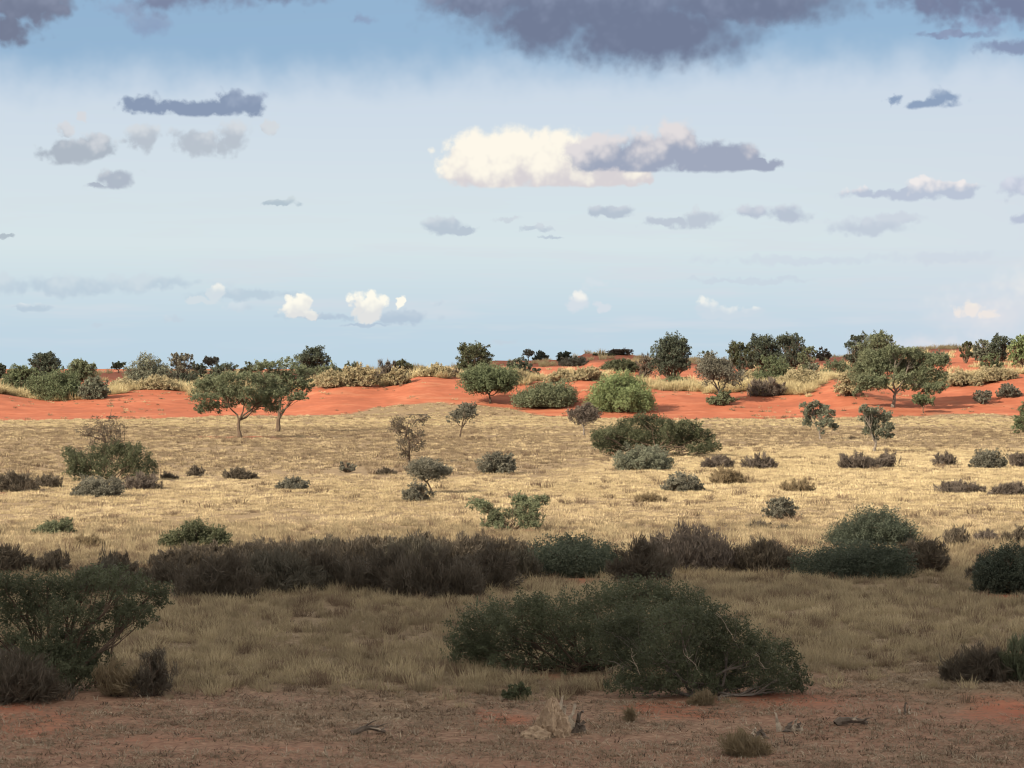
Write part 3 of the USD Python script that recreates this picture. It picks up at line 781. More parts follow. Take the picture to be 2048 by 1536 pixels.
plant('twiggy', 'mauve', 1678, 1745, 904, 938, 'dry_shrub', 'purplish shrub under the right hand small tree, on its left')
plant('twiggy', 'mauve', 1736, 1796, 902, 936, 'dry_shrub', 'purplish shrub under the right hand small tree, on its right')
plant('twiggy', 'mauve', 1864, 1912, 904, 932, 'dry_shrub', 'faint purplish shrub on the right, left of the wide grey one')
plant('low', 'grey', 1942, 2012, 900, 937, 'grey_shrub', 'wide grey shrub near the right edge in the bright grass')
plant('twiggy', 'mauve', 2016, 2070, 904, 934, 'dry_shrub', 'purplish shrub at the right edge beside the wide grey one')
plant('twiggy', 'mauve', 1876, 1966, 961, 986, 'dry_shrub', 'low brown shrub in the grass below the wide grey one')
plant('twiggy', 'mauve', 1984, 2064, 964, 990, 'dry_shrub', 'low brown shrub at the right edge in the bright grass')
plant('twiggy', 'tan', 1563, 1628, 959, 983, 'grass_clump', 'low tan clump in the grass below the right hand small trees', cat='grass clump')
plant('twiggy', 'tan', 1270, 1330, 985, 1004, 'grass_clump', 'tan clump right of the sparse see-through shrub', cat='grass clump')
plant('low', 'grey', 556, 616, 955, 978, 'grey_shrub', 'pale grey shrub in the grass left of the leaning small tree')
plant('twiggy', 'brown', 447, 513, 935, 958, 'dry_shrub', 'brown shrub on the drab grass below the two umbrella trees')
plant('twiggy', 'brown', 374, 408, 930, 953, 'dry_shrub', 'small round brown shrub left of the one below the umbrella trees')
plant('twiggy', 'brown', 322, 354, 943, 958, 'dry_shrub', 'tiny brown shrub right of the dark bush with a dead tree')
plant('low', 'grey', 678, 710, 924, 945, 'grey_shrub', 'tiny grey shrub left of the bare upright tree')
plant('twiggy', 'brown', 752, 792, 934, 949, 'dry_shrub', 'tiny brown shrub at the foot of the bare upright tree')
plant('twiggy', 'brown', -25, 72, 944, 982, 'dry_shrub', 'dark brown shrub at the left edge on red soil')
plant('twiggy', 'brown', 72, 126, 948, 974, 'dry_shrub', 'dark brown shrub between the left edge and the grey bush')
# --- left clump
plant('bare', 'brown', 148, 252, 832, 930, 'bare_tree', 'bare dead tree standing behind the dark bush on the left', foot=205)
plant('shrub', 'deep', 128, 306, 886, 962, 'dark_bush', 'dark green bush on the left with a dead tree behind it', cover=1.6,
      lobes=[(-.42, .62, .10, .22), (-.3, .45, .13, .28), (-.12, .58, .14, .28), (.05, .72, .15, .24), (.2, .74, .15, .22), (.33, .55, .13, .26), (.42, .34, .09, .2), (-.3, .2, .14, .18), (-.05, .3, .17, .26), (.2, .35, .16, .28), (.36, .2, .1, .16)])
plant('low', 'grey', 150, 246, 954, 993, 'grey_shrub', 'grey green shrub in front of the dark bush on the left')
plant('twiggy', 'mauve', 238, 320, 946, 978, 'dry_shrub', 'grey brown shrub to the right of the grey green one, before the dark bush')
# --- the plain's small trees
plant('bare', 'brown', 780, 856, 829, 925, 'bare_tree', 'tall thin half bare tree left of centre on the plain', foot=821)
plant('small', 'grey', 816, 898, 917, 986, 'small_tree', 'small tree with a leaning trunk below the half bare one', foot=866, cat='tree', lean=-0.12)
plant('low', 'grey', 806, 866, 967, 1003, 'grey_shrub', 'pale grey shrub at the foot of the small leaning tree')
plant('small', 'grey', 899, 953, 806, 876, 'small_tree', 'small tree with a straight dark trunk at the foot of the dune, centre', cat='tree', foot=921)
plant('small', 'mauve', 1138, 1197, 808, 872, 'small_tree', 'round purplish grey tree standing before the bright green dune bush', cat='tree', bark='greybark', cover=1.3)
plant('shrub', 'deep', 1188, 1428, 831, 913, 'spreading_bush', 'large spreading dark bush right of centre on the plain', cover=1.8,
      lobes=[(-.42, .42, .09, .22), (-.32, .48, .12, .26), (-.2, .60, .12, .26), (-.08, .82, .12, .18), (.03, .74, .12, .22), (.14, .62, .12, .24), (.25, .62, .12, .22), (.35, .44, .11, .22), (.43, .24, .08, .16), (-.3, .24, .14, .2), (-.08, .36, .16, .3), (.14, .3, .16, .26), (.32, .2, .12, .16)])
plant('low', 'sage', 1233, 1342, 892, 940, 'grey_shrub', 'pale sage green shrub in front of the large spreading bush')
plant('shrub', 'grey', 959, 1030, 906, 947, 'grey_shrub', 'compact grey shrub on the plain left of the large spreading bush')
plant('tree', 'sage', 1603, 1671, 803, 880, 'small_tree', 'left of the two small grey green trees on the right of the plain', bark='greybark', foot=1640, cover=2.2, lobes=[(-.34, .86, .15, .12), (-.1, .88, .17, .11), (.14, .80, .17, .13), (.3, .66, .16, .13), (-.24, .66, .18, .14), (.02, .62, .2, .14), (-.3, .46, .14, .12), (.2, .46, .17, .12), (.38, .36, .12, .08), (0, .40, .15, .1), (.1, .22, .12, .08)])
plant('tree', 'sage', 1719, 1787, 811, 904, 'small_tree', 'right of the two small grey green trees, with shrubs at its foot', bark='greybark', foot=1752, cover=2.2, lobes=[(-.28, .88, .17, .10), (-.02, .82, .2, .12), (.26, .72, .18, .12), (-.22, .68, .2, .12), (.06, .60, .2, .13), (.32, .52, .15, .11), (-.16, .46, .17, .11), (.16, .40, .17, .1), (-.05, .3, .15, .08), (.34, .34, .13, .08)])
plant('shrub', 'green', 2030, 2090, 808, 868, 'green_shrub', 'green bush cut by the right edge at the foot of the dune')
# --- umbrella trees
plant('umbrella', 'olive', 510, 624, 718, 864, 'umbrella_tree', 'umbrella tree, the rear one of the pair at the foot of the dune', foot=556, cover=1.3,
      lobes=[(-.2, .86, .22, .09), (.1, .90, .2, .08), (.28, .80, .2, .09), (-.05, .72, .26, .09), (.2, .66, .24, .08), (.36, .60, .14, .07), (0, .56, .22, .07), (.22, .48, .22, .06), (-.25, .62, .2, .08), (-.3, .44, .16, .05)])
plant('umbrella', 'olive', 385, 568, 745, 877, 'umbrella_tree', 'wide umbrella tree, the front one of the pair with forked trunk', foot=480,
      cover=1.2, lobes=[(-.36, .74, .14, .12), (-.22, .84, .15, .11), (-.06, .88, .15, .09), (.1, .90, .15, .09), (.26, .84, .15, .10), (.38, .70, .12, .12), (-.32, .58, .14, .11), (-.14, .68, .17, .12), (.06, .70, .17, .12), (.26, .62, .16, .12), (-.24, .46, .14, .09), (.18, .48, .16, .10), (.34, .46, .12, .09), (-.04, .54, .14, .09), (-.34, .44, .09, .08)])
# --- dune face
plant('shrub', 'green', 62, 172, 742, 800, 'dune_bush', 'large lit green bush on the dune at the far left')
plant('shrub', 'sage', 160, 216, 755, 798, 'dune_bush', 'greyer bush joined to the right of the large green one at far left')
plant('shrub', 'green', 5, 84, 733, 766, 'dune_bush', 'green bush behind the large one on the far left dune', at=362)
plant('tree', 'green', 926, 1030, 732, 807, 'dune_tree', 'grey green low tree with a short trunk on the red dune, centre', foot=980, cover=1.7)
plant('shrub', 'olive', 1036, 1150, 766, 814, 'dune_bush', 'flat olive bush on the red dune, between the low tree and the bright green bush')
plant('shrub', 'lime', 1181, 1304, 748, 824, 'dune_bush', 'bright yellow green bush on the red dune')
plant('tree', 'grey', 1394, 1482, 709, 806, 'dune_tree', 'sparse grey tree on the crest right of centre', foot=1440, cover=0.8, bark='greybark')
plant('low', 'olive', 1416, 1470, 782, 810, 'dune_bush', 'low green bush at the foot of the sparse grey crest tree')
plant('twiggy', 'mauve', 1498, 1570, 757, 791, 'dry_shrub', 'brown shrub on the dune right of the sparse grey tree')
plant('umbrella', 'olive', 1718, 1897, 695, 815, 'umbrella_tree', 'biggest spreading tree, on the red dune at the right', foot=1785, bark='greybark', cover=1.9,
      lobes=[(-.37, .58, .12, .14), (-.27, .78, .14, .14), (-.10, .88, .15, .10), (.07, .87, .14, .10), (.21, .76, .13, .13), (.36, .74, .12, .12), (-.36, .40, .12, .12), (-.20, .60, .15, .14), (-.04, .68, .16, .14), (.12, .60, .15, .14), (.27, .54, .13, .14), (.41, .50, .09, .12), (-.22, .40, .13, .11), (.0, .46, .12, .12), (.20, .38, .14, .12), (.34, .30, .12, .10), (.42, .34, .07, .08), (-.38, .26, .07, .07)])
plant('small', 'green', 1825, 1866, 787, 827, 'small_tree', 'very small green tree below the biggest spreading tree', cat='tree', foot=1847)
plant('shrub', 'grey', 1949, 1982, 781, 808, 'dune_bush', 'small round grey bush on the red dune near the right edge')
plant('low', 'grey', 1993, 2040, 768, 795, 'dune_bush', 'low grey bush on the red dune at the right edge')
# --- crest and ridge
RIDGE = [
    ('round', 'dark', -25, 18, 726, 420, 'dark tree at the left edge of the skyline'),
    ('round', 'dark', 60, 119, 706, 430, 'dark round tree on the skyline above the far left dune bushes'),
    ('round', 'olive', 136, 190, 720, 440, 'brown green flat topped tree on the skyline at left'),
    ('small', 'olive', 223, 252, 723, 500, 'tiny tree alone on the skyline at left'),
    ('shrub', 'sage', 254, 348, 714, 400, 'broad grey green bush on the skyline left of the umbrella trees'),
    ('round', 'grey', 341, 388, 707, 405, 'grey rounded tree rising from the skyline bushes at left'),
    ('round', 'dark', 379, 416, 726, 400, 'dark bush right of the grey rounded skyline tree'),
    ('shrub', 'dark', 352, 400, 748, 372, 'dark bush low behind the left dune crest'),
    ('small', 'grey', 407, 437, 713, 500, 'tiny flat topped tree on the skyline above the front umbrella tree'),
    ('low', 'dark', 412, 480, 728, 420, 'low dark bush on the skyline left of the umbrella trees'),
    ('low', 'deep', 474, 526, 724, 430, 'low bush on the skyline just left of the rear umbrella tree'),
    ('round', 'dark', 594, 658, 695, 430, 'dark tree on the skyline just right of the rear umbrella tree'),
    ('shrub', 'olive', 627, 690, 729, 385, 'olive bush below the dark skyline tree beside the umbrella trees'),
    ('low', 'deep', 678, 730, 725, 440, 'low green bush on the skyline left of centre'),
    ('low', 'deep', 782, 832, 720, 440, 'small dark green bush on the skyline over the pale crest grass'),
    ('round', 'deep', 916, 983, 688, 395, 'dark green rounded tree on the skyline at the centre'),
    ('shrub', 'dark', 1016, 1063, 716, 400, 'dark bush on the crest right of the central skyline tree'),
    ('small', 'grey', 1046, 1068, 698, 520, 'tiny grey tree on the far ridge right of the central tree'),
    ('low', 'dark', 1066, 1097, 702, 515, 'dark little bush on the far red ridge near the centre'),
    ('round', 'dark', 1115, 1142, 703, 480, 'little dark tree on the far ridge, between the two red patches'),
    ('low', 'grey', 1120, 1174, 714, 470, 'grey bush under the little dark tree on the far ridge'),
    ('shrub', 'deep', 1185, 1227, 706, 490, 'brown green bush before the brightest far red ridge'),
    ('shrub', 'deep', 1205, 1278, 719, 440, 'olive bush on the slope above the bright green dune bush'),
    ('shrub', 'dark', 1054, 1086, 736, 378, 'dark bush in the notch of the dune crest'),
    ('round', 'dark', 1304, 1380, 672, 410, 'tall dark tree on the skyline right of centre'),
    ('twiggy', 'brown', 1273, 1308, 707, 420, 'brown bush on the left of the tall dark skyline tree'),
    ('low', 'green', 1308, 1388, 752, 376, 'green low bush on flat sand below the tall dark skyline tree'),
    ('round', 'dark', 1405, 1428, 702, 460, 'small dark bush alone on the skyline right of the tall dark tree'),
    ('round', 'deep', 1456, 1508, 685, 440, 'rounded dark tree, left one of the skyline group right of centre'),
    ('round', 'dark', 1497, 1561, 671, 450, 'dark tree, middle one of the skyline group right of centre'),
    ('round', 'dark', 1555, 1619, 669, 440, 'dark tree, tall right one of the skyline group right of centre'),
    ('shrub', 'olive', 1596, 1634, 694, 425, 'olive bush at the right end of the skyline group'),
    ('low', 'grey', 1630, 1662, 695, 500, 'faint grey bush on the ridge right of the skyline group'),
    ('shrub', 'dark', 1473, 1507, 707, 400, 'dark bush at the foot of the skyline group, left'),
    ('shrub', 'green', 1508, 1586, 714, 385, 'lit green bush at the foot of the skyline group'),
    ('low', 'sage', 1607, 1640, 726, 385, 'little grey bush on red sand right of the lit green one'),
    ('low', 'olive', 1638, 1710, 721, 395, 'low brown green bush on red sand left of the biggest tree'),
    ('round', 'dark', 1691, 1736, 668, 430, 'dark tree on the skyline left above the biggest spreading tree'),
    ('round', 'olive', 1719, 1793, 666, 415, 'sunlit olive tree on the skyline right behind the biggest spreading tree'),
    ('low', 'sage', 1856, 1897, 702, 450, 'grey green bush on the far ridge right of the biggest spreading tree'),
    ('round', 'deep', 1919, 1945, 683, 450, 'narrow dark bush on the right ridge, leftmost of its group'),
    ('shrub', 'sage', 1942, 1986, 680, 455, 'pale grey green bush on the right ridge'),
    ('round', 'dark', 1979, 2022, 671, 440, 'dark pointed tree on the right ridge'),
    ('round', 'lime', 2020, 2082, 671, 430, 'light green tree cut by the right edge on the ridge'),
    ('low', 'green', 1962, 2006, 707, 415, 'low green bush below the dark pointed tree on the right ridge'),
]
for sh, mt, a, b, tp, at, lb in RIDGE:
    nm = {'round': 'ridge_tree', 'small': 'ridge_tree'}.get(sh, 'ridge_bush')
    plant(sh, mt, a, b, tp, None, nm, lb, at=float(at))
plant('bare', 'brown', 1219, 1263, 698, None, 'bare_tree', 'bare twigs of a dead tree on the far red ridge', at=495.0)
plant('twiggy', 'mauve', 742, 795, 720, 770, 'dry_shrub', 'brown twiggy shrub among the pale grass on the left crest', at=350.0)
plant('twiggy', 'mauve', 878, 928, 736, 756, 'dry_shrub', 'low brown shrub in the pale crest grass left of the central tree', at=352.0)


for a, b, tp, bs, lb in (
    (-20, 44, 758, 786, 'pale tussock on the dune crest at the far left edge, before the green bushes'),
    (222, 290, 757, 781, 'pale tussock on the crest just right of the greyer far left bush'),
    (280, 360, 752, 779, 'pale tussock on the crest below the broad grey green skyline bush'),
    (384, 450, 752, 792, 'pale scrub showing left behind the crown of the front umbrella tree'),
    (436, 520, 744, 786, 'pale scrub behind the middle of the front umbrella tree crown'),
    (628, 700, 742, 774, 'pale tussock on the crest right of the rear umbrella tree'),
    (686, 760, 730, 772, 'tall pale scrub left of the brown twiggy shrub on the left crest'),
    (770, 822, 734, 770, 'tall pale scrub right of the brown twiggy shrub on the left crest'),
    (838, 900, 728, 752, 'pale tussock on the crest left of the low brown shrub'),
    (985, 1056, 737, 764, 'pale tussock on the crest right of the grey green low tree'),
    (1092, 1150, 739, 764, 'pale tussock on the crest right of the dark bush in the notch'),
    (1140, 1205, 734, 760, 'pale tussock on the crest just left of the bright green bush'),
    (1480, 1560, 740, 772, 'pale scrub on the crest behind the brown shrub right of the sparse tree'),
    (1552, 1640, 738, 772, 'pale scrub on the crest below the right end of the skyline group'),
    (1672, 1730, 742, 792, 'tall pale scrub on the dune at the left of the biggest spreading tree'),
    (1890, 1960, 742, 772, 'pale scrub on the crest right of the biggest spreading tree'),
    (1950, 2030, 734, 762, 'pale scrub on the crest near the right edge above the grey dune bushes'),
):
    plant('low', 'straw', a, b, tp, bs, 'grass_clump', lb, cat='grass clump', cover=1.1)


# ------------------------------------------------------------------ small things near the viewer
def lumpy(rng, rx, ry, h, seed, amp=0.42, peak=1.2):
    s = trimesh.creation.icosphere(4)
    d = np.array(s.vertices)
    k = 1 + amp * 2 * (meshkit.fbm(d * 2.2 + seed, 4, seed) - 0.5) + 0.35 * (meshkit.fbm(d * 8.0 + seed, 3, seed + 5) - 0.5)
    z = np.sign(d[:, 2]) * np.abs(d[:, 2]) ** peak
    taper = 1 - 0.35 * np.clip(d[:, 2], 0, 1)
    return np.c_[d[:, 0] * rx * k * taper, d[:, 1] * ry * k * taper, np.where(z > 0, z * h * k, z * 0.08)], s.faces


def shard(rng, base, tip, r):
    """A split, weathered stump piece: a ragged, flattened spike with a broken end."""
    t = np.linspace(0, 1, 6)[:, None]
    p = base * (1 - t) + tip * t + rng.normal(size=(6, 3)) * r * 0.45 * t
    v, f = tube(p, r * (1.5 - 1.25 * t[:, 0] ** 0.8) * rng.uniform(0.7, 1.3, 6), 6)
    v = v + rng.normal(size=v.shape) * r * 0.22
    cap = len(v); v = np.vstack([v, tip + (tip - base) * 0.10 + rng.normal(size=3) * r * 0.4])
    f = np.vstack([f, [[30 + i, 30 + (i + 1) % 6, cap] for i in range(6)]])
    return v, f


rng = np.random.default_rng(77)
p = ray_point(1112, 1470); k = p[1] / F
t = thing('termite_mound', p)
a = lumpy(rng, 40 * k, 0.35, 66 * k, 3); a[0][:, 0] -= 8 * k
part(t, 'mound', a, M['mound'], smooth=25)
b = lumpy(rng, 30 * k, 0.25, 22 * k, 5); b[0][:, 0] -= 42 * k; b[0][:, 1] -= 0.35
part(t, 'apron', b, M['mound'], smooth=50)
tag(t, 'low sandy orange termite mound in the middle foreground', 'termite mound')
p = ray_point(1136, 1462)
t = thing('dead_stump', p + [0, -0.15, 0])
for bx, tx, hh, r in ((-22, -10, 66, 7), (-10, -12, 44, 9), (2, 12, 50, 8), (12, 28, 38, 9), (24, 34, 22, 8), (-30, -40, 22, 8)):
    part(t, 'splinter', shard(rng, np.array([bx * k, rng.uniform(-.1, .1), -0.05]), np.array([tx * k, rng.uniform(-.1, .1), hh * k]), r * k), M['pale'] if bx < 10 else M['deadwood'])
tag(t, 'split pale and dark stump leaning on the right side of the termite mound', 'stump')


def stump(px, base, w, h, label, n=4, mats=('pale', 'deadwood'), name='dead_stump', cat='stump'):
    p = ray_point(px, base); k = p[1] / F
    t = thing(name, p)
    for i in range(n):
        bx = (i / max(n - 1, 1) - 0.5) * w * 0.8
        part(t, 'splinter', shard(rng, np.array([bx * k, rng.uniform(-.08, .08), -0.04]), np.array([(bx + rng.normal() * w * .28) * k, rng.uniform(-.1, .1), h * k * rng.uniform(.35, 1)]), w / n * 0.50 * k), M[mats[i % len(mats)]])
    tag(t, label, cat)


stump(1518, 1478, 42, 40, 'pale broken stump in the right foreground above a green tuft')
stump(1582, 1464, 52, 36, 'pale and dark stump right of the broken one in the right foreground', 5)
stump(1808, 1429, 22, 25, 'small pale stump standing alone in the right foreground', 3)
stump(1445, 1402, 22, 18, 'small black stump at the foot of the bush with white branches', 3, ('deadwood',))


def log(px0, px1, base, label, thick=7, mats=('deadwood', 'pale')):
    p = ray_point((px0 + px1) / 2, base); k = p[1] / F
    t = thing('fallen_branch', p)
    hw = (px1 - px0) / 2 * k
    (v, f), pth = bent(rng, np.array([-hw, 0, 0.02]), np.array([hw, 0.1, 0.03]), thick * k, thick * k * 0.5, 6, 8, 0.06, 0.12)
    part(t, 'stem', (v, f), M[mats[0]])
    for i in range(5):
        q = pth[int(rng.integers(1, 7))]
        part(t, 'twig', bent(rng, q, q + np.array([rng.normal() * .14, rng.normal() * .1, rng.uniform(.04, .16)]), thick * k * .4, 0.004, 4, 4, 0.12)[0], M[mats[i % 2]])
    tag(t, label, 'branch')


log(702, 770, 1470, 'dark fallen branch on the ground in the lower middle left')
log(1672, 1736, 1452, 'dark fallen branch with pale ends in the right foreground', 9)
plant('twiggy', 'tan', 1245, 1275, 1410, 1443, 'grass_clump', 'small grey tuft right of the termite mound', cat='grass clump')
plant('twiggy', 'tan', 1442, 1535, 1462, 1511, 'grass_clump', 'loose tan tuft at the bottom right, below the pale broken stump', cat='grass clump')
plant('twiggy', 'tan', 1378, 1432, 1380, 1410, 'grass_clump', 'tan tuft left of the small black stump', cat='grass clump')


# ------------------------------------------------------------------ grass
def grass_material(name, stops, var_scale=0.09):
    g = Graph()
    geo = g.add('geometry'); ob = g.add('object_info')
    n = g.noise(geo + '.position', var_scale, 3.0)
    f = g.math('add', g.math('multiply', ob + '.random', 0.30), g.math('multiply', n + '.fac', 0.70))
    f = g.math('add', f, g.math('multiply', g.math('subtract', geo + '.random_per_island', 0.5), 0.25))
    c = g.ramp(f, [(0.25, stops[0]), (0.5, stops[1]), (0.75, stops[2])])
    d = g.add('diffuse_bsdf', color=c)
    t = g.add('translucent_bsdf', color=c)
    m = g.add('mix_closure', {'fac': 0.30}, closure1=d + '.BSDF', closure2=t + '.BSDF')
    return usdkit.material(stage, '/World/Looks/' + name, g.nodes, g.links, surface=m + '.closure')


def tuft(rng, n, height, spread, width, droop=0.35, flat=False, lay=0.75):
    """A tussock of n blades, each a bent tapered strip."""
    a = rng.uniform(0, 2 * np.pi, n)
    r = np.sqrt(rng.uniform(0, 1, n)) * spread * 0.35
    b = np.c_[np.cos(a) * r, np.sin(a) * r, np.zeros(n) - 0.02]
    tilt = rng.uniform(0.02, lay, n) if not flat else rng.uniform(0.9, 1.5, n)
    da = a + rng.normal(0, 0.6, n)
    L = height * rng.uniform(0.55, 1.15, n)
    hd = np.c_[np.cos(da), np.sin(da), np.zeros(n)]
    side = np.c_[-np.sin(da + rng.normal(0, 1, n)), np.cos(da), np.zeros(n)]
    side /= np.linalg.norm(side, axis=1, keepdims=True) + 1e-9
    up = np.array([0, 0, 1.0])
    mid = b + (hd * np.sin(tilt)[:, None] + up * np.cos(tilt)[:, None]) * (L * 0.55)[:, None]
    t2 = np.minimum(tilt + droop * rng.uniform(0.2, 1.6, n), 1.75)
    tip = mid + (hd * np.sin(t2)[:, None] + up * np.cos(t2)[:, None]) * (L * 0.45)[:, None]
    tip[:, 2] = np.maximum(tip[:, 2], 0.01)
    w = side * width * 0.5
    v = np.stack([b - w, b + w, mid + w * 0.8, mid - w * 0.8, tip], 1).reshape(-1, 3)
    k = np.arange(n)[:, None] * 5
    return v, np.vstack([k + [0, 1, 2], k + [0, 2, 3], k + [3, 2, 4]])


def sow(name, label, cat, mat, protos, y0, y1, density, keep, smin, smax, seed, tmax=0.25):
    rng = np.random.default_rng(seed)
    n = int(density * tmax * (y1 * y1 - y0 * y0))
    y = np.sqrt(rng.uniform(y0 * y0, y1 * y1, n)); x = rng.uniform(-tmax, tmax, n) * y
    k = keep(x, y) > rng.random(n)
    x, y = x[k], y[k]
    z = H(x, y)
    pi = UsdGeom.PointInstancer.Define(stage, '/World/' + name)
    for i, m in enumerate(protos):
        usdkit.mesh(stage, f'/World/{name}/tuft_{i + 1:03d}', m, mat[i % len(mat)] if isinstance(mat, list) else mat)
    pi.CreatePrototypesRel().SetTargets([f'/World/{name}/tuft_{i + 1:03d}' for i in range(len(protos))])
    m = len(x)
    pi.CreatePositionsAttr(Vt.Vec3fArray.FromNumpy(np.c_[x, y, z].astype(np.float32)))
    pi.CreateProtoIndicesAttr(Vt.IntArray.FromNumpy(rng.integers(0, len(protos), m).astype(np.int32)))
    s = rng.uniform(smin, smax, (m, 1)) * np.c_[np.ones((m, 2)), rng.uniform(0.75, 1.25, m)]
    pi.CreateScalesAttr(Vt.Vec3fArray.FromNumpy(s.astype(np.float32)))
    a = rng.uniform(0, 2 * np.pi, m) / 2
    pi.CreateOrientationsAttr(Vt.QuathArray([Gf.Quath(float(math.cos(q)), 0.0, 0.0, float(math.sin(q))) for q in a]))
    tag(pi, label, cat, kind='stuff')


_pl = np.array(PLANTED)


def clear_of_plants(x, y, k=0.7):
    m = np.ones(len(x))
    for px, py, r in _pl[_pl[:, 1] < 130]:
        q = ((x - px) / r) ** 2 + ((y - py) / (r * 0.8)) ** 2
        m[q < k * k] = 0.15
    return m


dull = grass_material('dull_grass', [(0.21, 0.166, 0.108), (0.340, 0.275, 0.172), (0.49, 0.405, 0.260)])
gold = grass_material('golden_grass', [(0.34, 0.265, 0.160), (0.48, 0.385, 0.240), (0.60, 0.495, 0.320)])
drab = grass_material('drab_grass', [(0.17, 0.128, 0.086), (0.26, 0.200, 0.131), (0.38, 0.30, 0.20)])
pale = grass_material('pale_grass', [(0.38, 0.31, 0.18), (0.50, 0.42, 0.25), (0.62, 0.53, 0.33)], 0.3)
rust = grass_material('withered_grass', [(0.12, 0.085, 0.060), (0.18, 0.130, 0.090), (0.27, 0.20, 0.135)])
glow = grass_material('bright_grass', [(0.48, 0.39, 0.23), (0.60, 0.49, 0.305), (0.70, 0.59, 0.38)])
litt = grass_material('litter', [(0.18, 0.138, 0.102), (0.31, 0.245, 0.180), (0.50, 0.42, 0.31)], 1.2)
R = np.random.default_rng(5)


def right(x):
    return smoothstep((x + 2.0) / 16.0)


sow('dry_litter', 'short dry grass stubble and litter on the nearest ground', 'grass litter', [litt, litt, rust],
    [tuft(R, 16, 0.15, 0.50, 0.016, 0.4, True) for _ in range(4)] + [tuft(R, 18, 0.09, 0.22, 0.013, 0.8, False, 1.1) for _ in range(2)],
    33, 60, 62.0, lambda x, y: clear_of_plants(x, y) * (1 - 0.62 * red_mask(x, y)) * smoothstep(0.62 + 2.4 * fb(x, y, 1.1, 3, 41)) * smoothstep((62 - y) / 10), 0.45, 1.5, 1)
dark = grass_material('dark_litter', [(0.045, 0.034, 0.028), (0.080, 0.058, 0.045), (0.13, 0.095, 0.07)], 1.2)
lite = grass_material('pale_litter', [(0.25, 0.205, 0.150), (0.34, 0.285, 0.215), (0.46, 0.39, 0.30)], 1.2)
sow('broken_twigs', 'broken dark twigs and pale stalks strewn over the nearest ground', 'twigs', [dark, lite, dark, lite],
    [tuft(R, 7, 0.20, 0.45, 0.014, 0.2, True), tuft(R, 6, 0.20, 0.5, 0.012, 0.2, True), tuft(R, 9, 0.12, 0.16, 0.013, 0.7, False, 1.2), tuft(R, 7, 0.16, 0.14, 0.011, 0.4, False, 0.7)],
    33, 66, 7.5, lambda x, y: clear_of_plants(x, y) * smoothstep(0.6 + 2.6 * fb(x, y, 1.7, 3, 71)) * smoothstep((68 - y) / 16), 0.35, 1.1, 11)
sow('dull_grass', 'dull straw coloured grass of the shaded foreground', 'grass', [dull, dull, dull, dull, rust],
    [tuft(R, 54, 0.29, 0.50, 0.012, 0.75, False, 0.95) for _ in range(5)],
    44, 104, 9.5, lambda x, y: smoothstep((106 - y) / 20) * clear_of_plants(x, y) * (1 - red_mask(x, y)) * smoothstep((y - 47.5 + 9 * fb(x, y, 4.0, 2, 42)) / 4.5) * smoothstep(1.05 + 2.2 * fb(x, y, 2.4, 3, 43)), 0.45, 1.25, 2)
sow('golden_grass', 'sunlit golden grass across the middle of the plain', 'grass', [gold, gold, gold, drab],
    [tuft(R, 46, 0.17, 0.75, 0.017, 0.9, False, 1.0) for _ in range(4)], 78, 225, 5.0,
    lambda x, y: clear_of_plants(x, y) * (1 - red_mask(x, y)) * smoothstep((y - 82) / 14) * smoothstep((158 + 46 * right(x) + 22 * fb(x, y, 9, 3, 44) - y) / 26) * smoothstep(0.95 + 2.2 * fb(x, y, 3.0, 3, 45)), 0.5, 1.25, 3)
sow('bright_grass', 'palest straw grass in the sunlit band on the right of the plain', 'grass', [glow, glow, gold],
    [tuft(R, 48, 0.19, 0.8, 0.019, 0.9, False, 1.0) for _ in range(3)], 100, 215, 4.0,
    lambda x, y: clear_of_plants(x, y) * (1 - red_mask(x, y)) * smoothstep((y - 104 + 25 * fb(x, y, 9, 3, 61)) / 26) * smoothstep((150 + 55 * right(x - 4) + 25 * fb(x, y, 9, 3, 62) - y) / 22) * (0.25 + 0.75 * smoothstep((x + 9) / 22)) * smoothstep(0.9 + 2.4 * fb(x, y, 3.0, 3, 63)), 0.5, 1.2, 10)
sow('withered_grass', 'scattered brown withered tussocks all over the plain', 'grass', rust,
    [tuft(R, 40, 0.30, 0.7, 0.022, 0.5) for _ in range(3)], 60, 260, 0.16,
    lambda x, y: (1 - red_mask(x, y)) * smoothstep(0.45 + 3.2 * fb(x, y, 6.0, 3, 51)), 0.4, 1.5, 8)
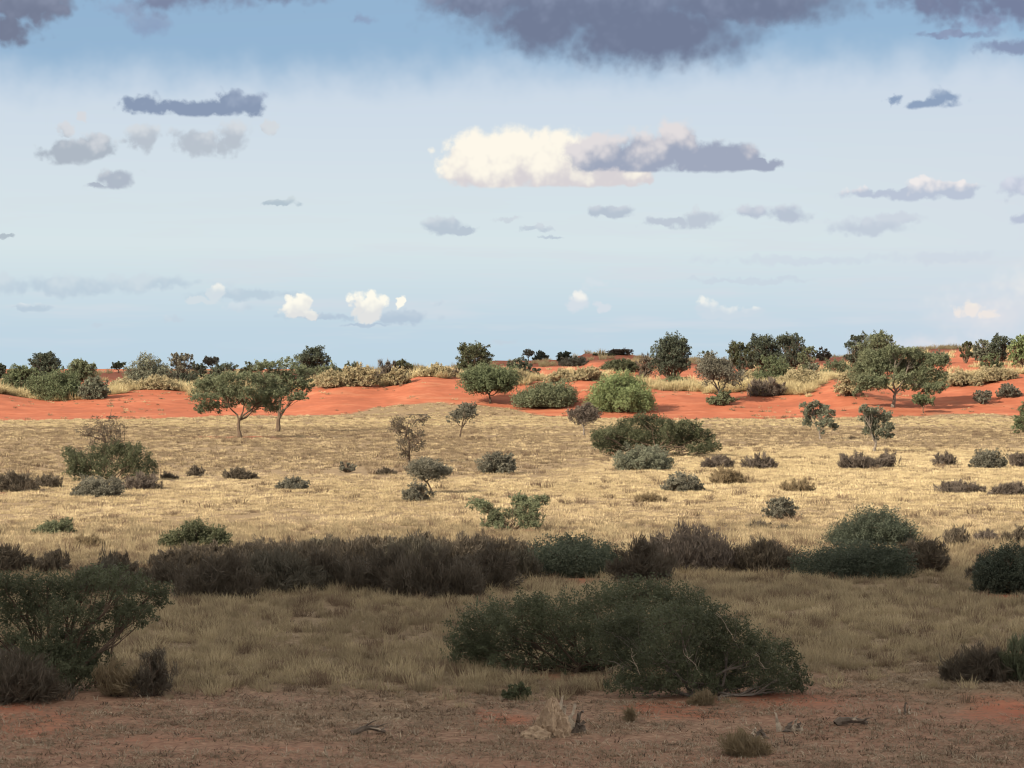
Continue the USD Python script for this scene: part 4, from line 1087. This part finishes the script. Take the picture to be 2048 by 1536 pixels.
sow('drab_grass', 'short drab grass on the plain below the umbrella trees', 'grass', [drab, drab, drab, gold],
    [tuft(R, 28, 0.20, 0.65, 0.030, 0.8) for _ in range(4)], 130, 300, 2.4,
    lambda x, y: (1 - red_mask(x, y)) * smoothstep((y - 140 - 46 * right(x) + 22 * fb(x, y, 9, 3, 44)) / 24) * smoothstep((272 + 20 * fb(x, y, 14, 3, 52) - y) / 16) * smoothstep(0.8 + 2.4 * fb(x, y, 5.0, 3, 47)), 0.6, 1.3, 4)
sow('straw_grass', 'bright short straw at the foot of the dune', 'grass', [gold, gold, pale, drab],
    [tuft(R, 26, 0.20, 0.7, 0.036, 0.8) for _ in range(4)], 245, 345, 1.7,
    lambda x, y: (1 - red_mask(x, y)) * smoothstep((y - 258 + 20 * fb(x, y, 14, 3, 52)) / 16) * smoothstep(0.8 + 2.4 * fb(x, y, 5.0, 3, 53)), 0.6, 1.3, 9)
sow('crest_grass', 'tall pale tussocks along the dune crests', 'grass', pale,
    [tuft(R, 220, 1.1, 1.9, 0.045, 0.7, False, 1.25) for _ in range(5)], 330, 400, 0.95,
    lambda x, y: smoothstep((y - crest_y(x) + 1.0 + 17 * np.clip(fb(x, 0 * y, 9, 3, 48) * 2.4 + 0.25, 0, 1) + 5 * fb(x, y, 3, 2, 58)) / 1.5) * (0.05 + smoothstep((crest_y(x) + 9 - y) / 4)) * smoothstep(0.9 + 2.6 * fb(x, y, 5, 2, 54)), 0.45, 1.5, 5)
sow('ridge_grass', 'pale tussocks scattered over the far red ridge', 'grass', pale,
    [tuft(R, 60, 0.9, 1.4, 0.07, 0.4) for _ in range(3)], 400, 640, 0.04,
    lambda x, y: smoothstep(0.5 + 3 * fb(x, y, 20, 2, 49)) + 1.0 * (x > 80), 0.7, 1.4, 6)
sow('dune_tufts', 'few small tan and brown tufts on the bare red dune face', 'grass', [drab, gold, rust],
    [tuft(R, 30, 0.26, 0.7, 0.034, 0.7, False, 1.1) for _ in range(3)], 296, 350, 0.42,
    lambda x, y: smoothstep(0.22 + 3.4 * fb(x, y, 8, 3, 50)), 0.35, 1.6, 7)
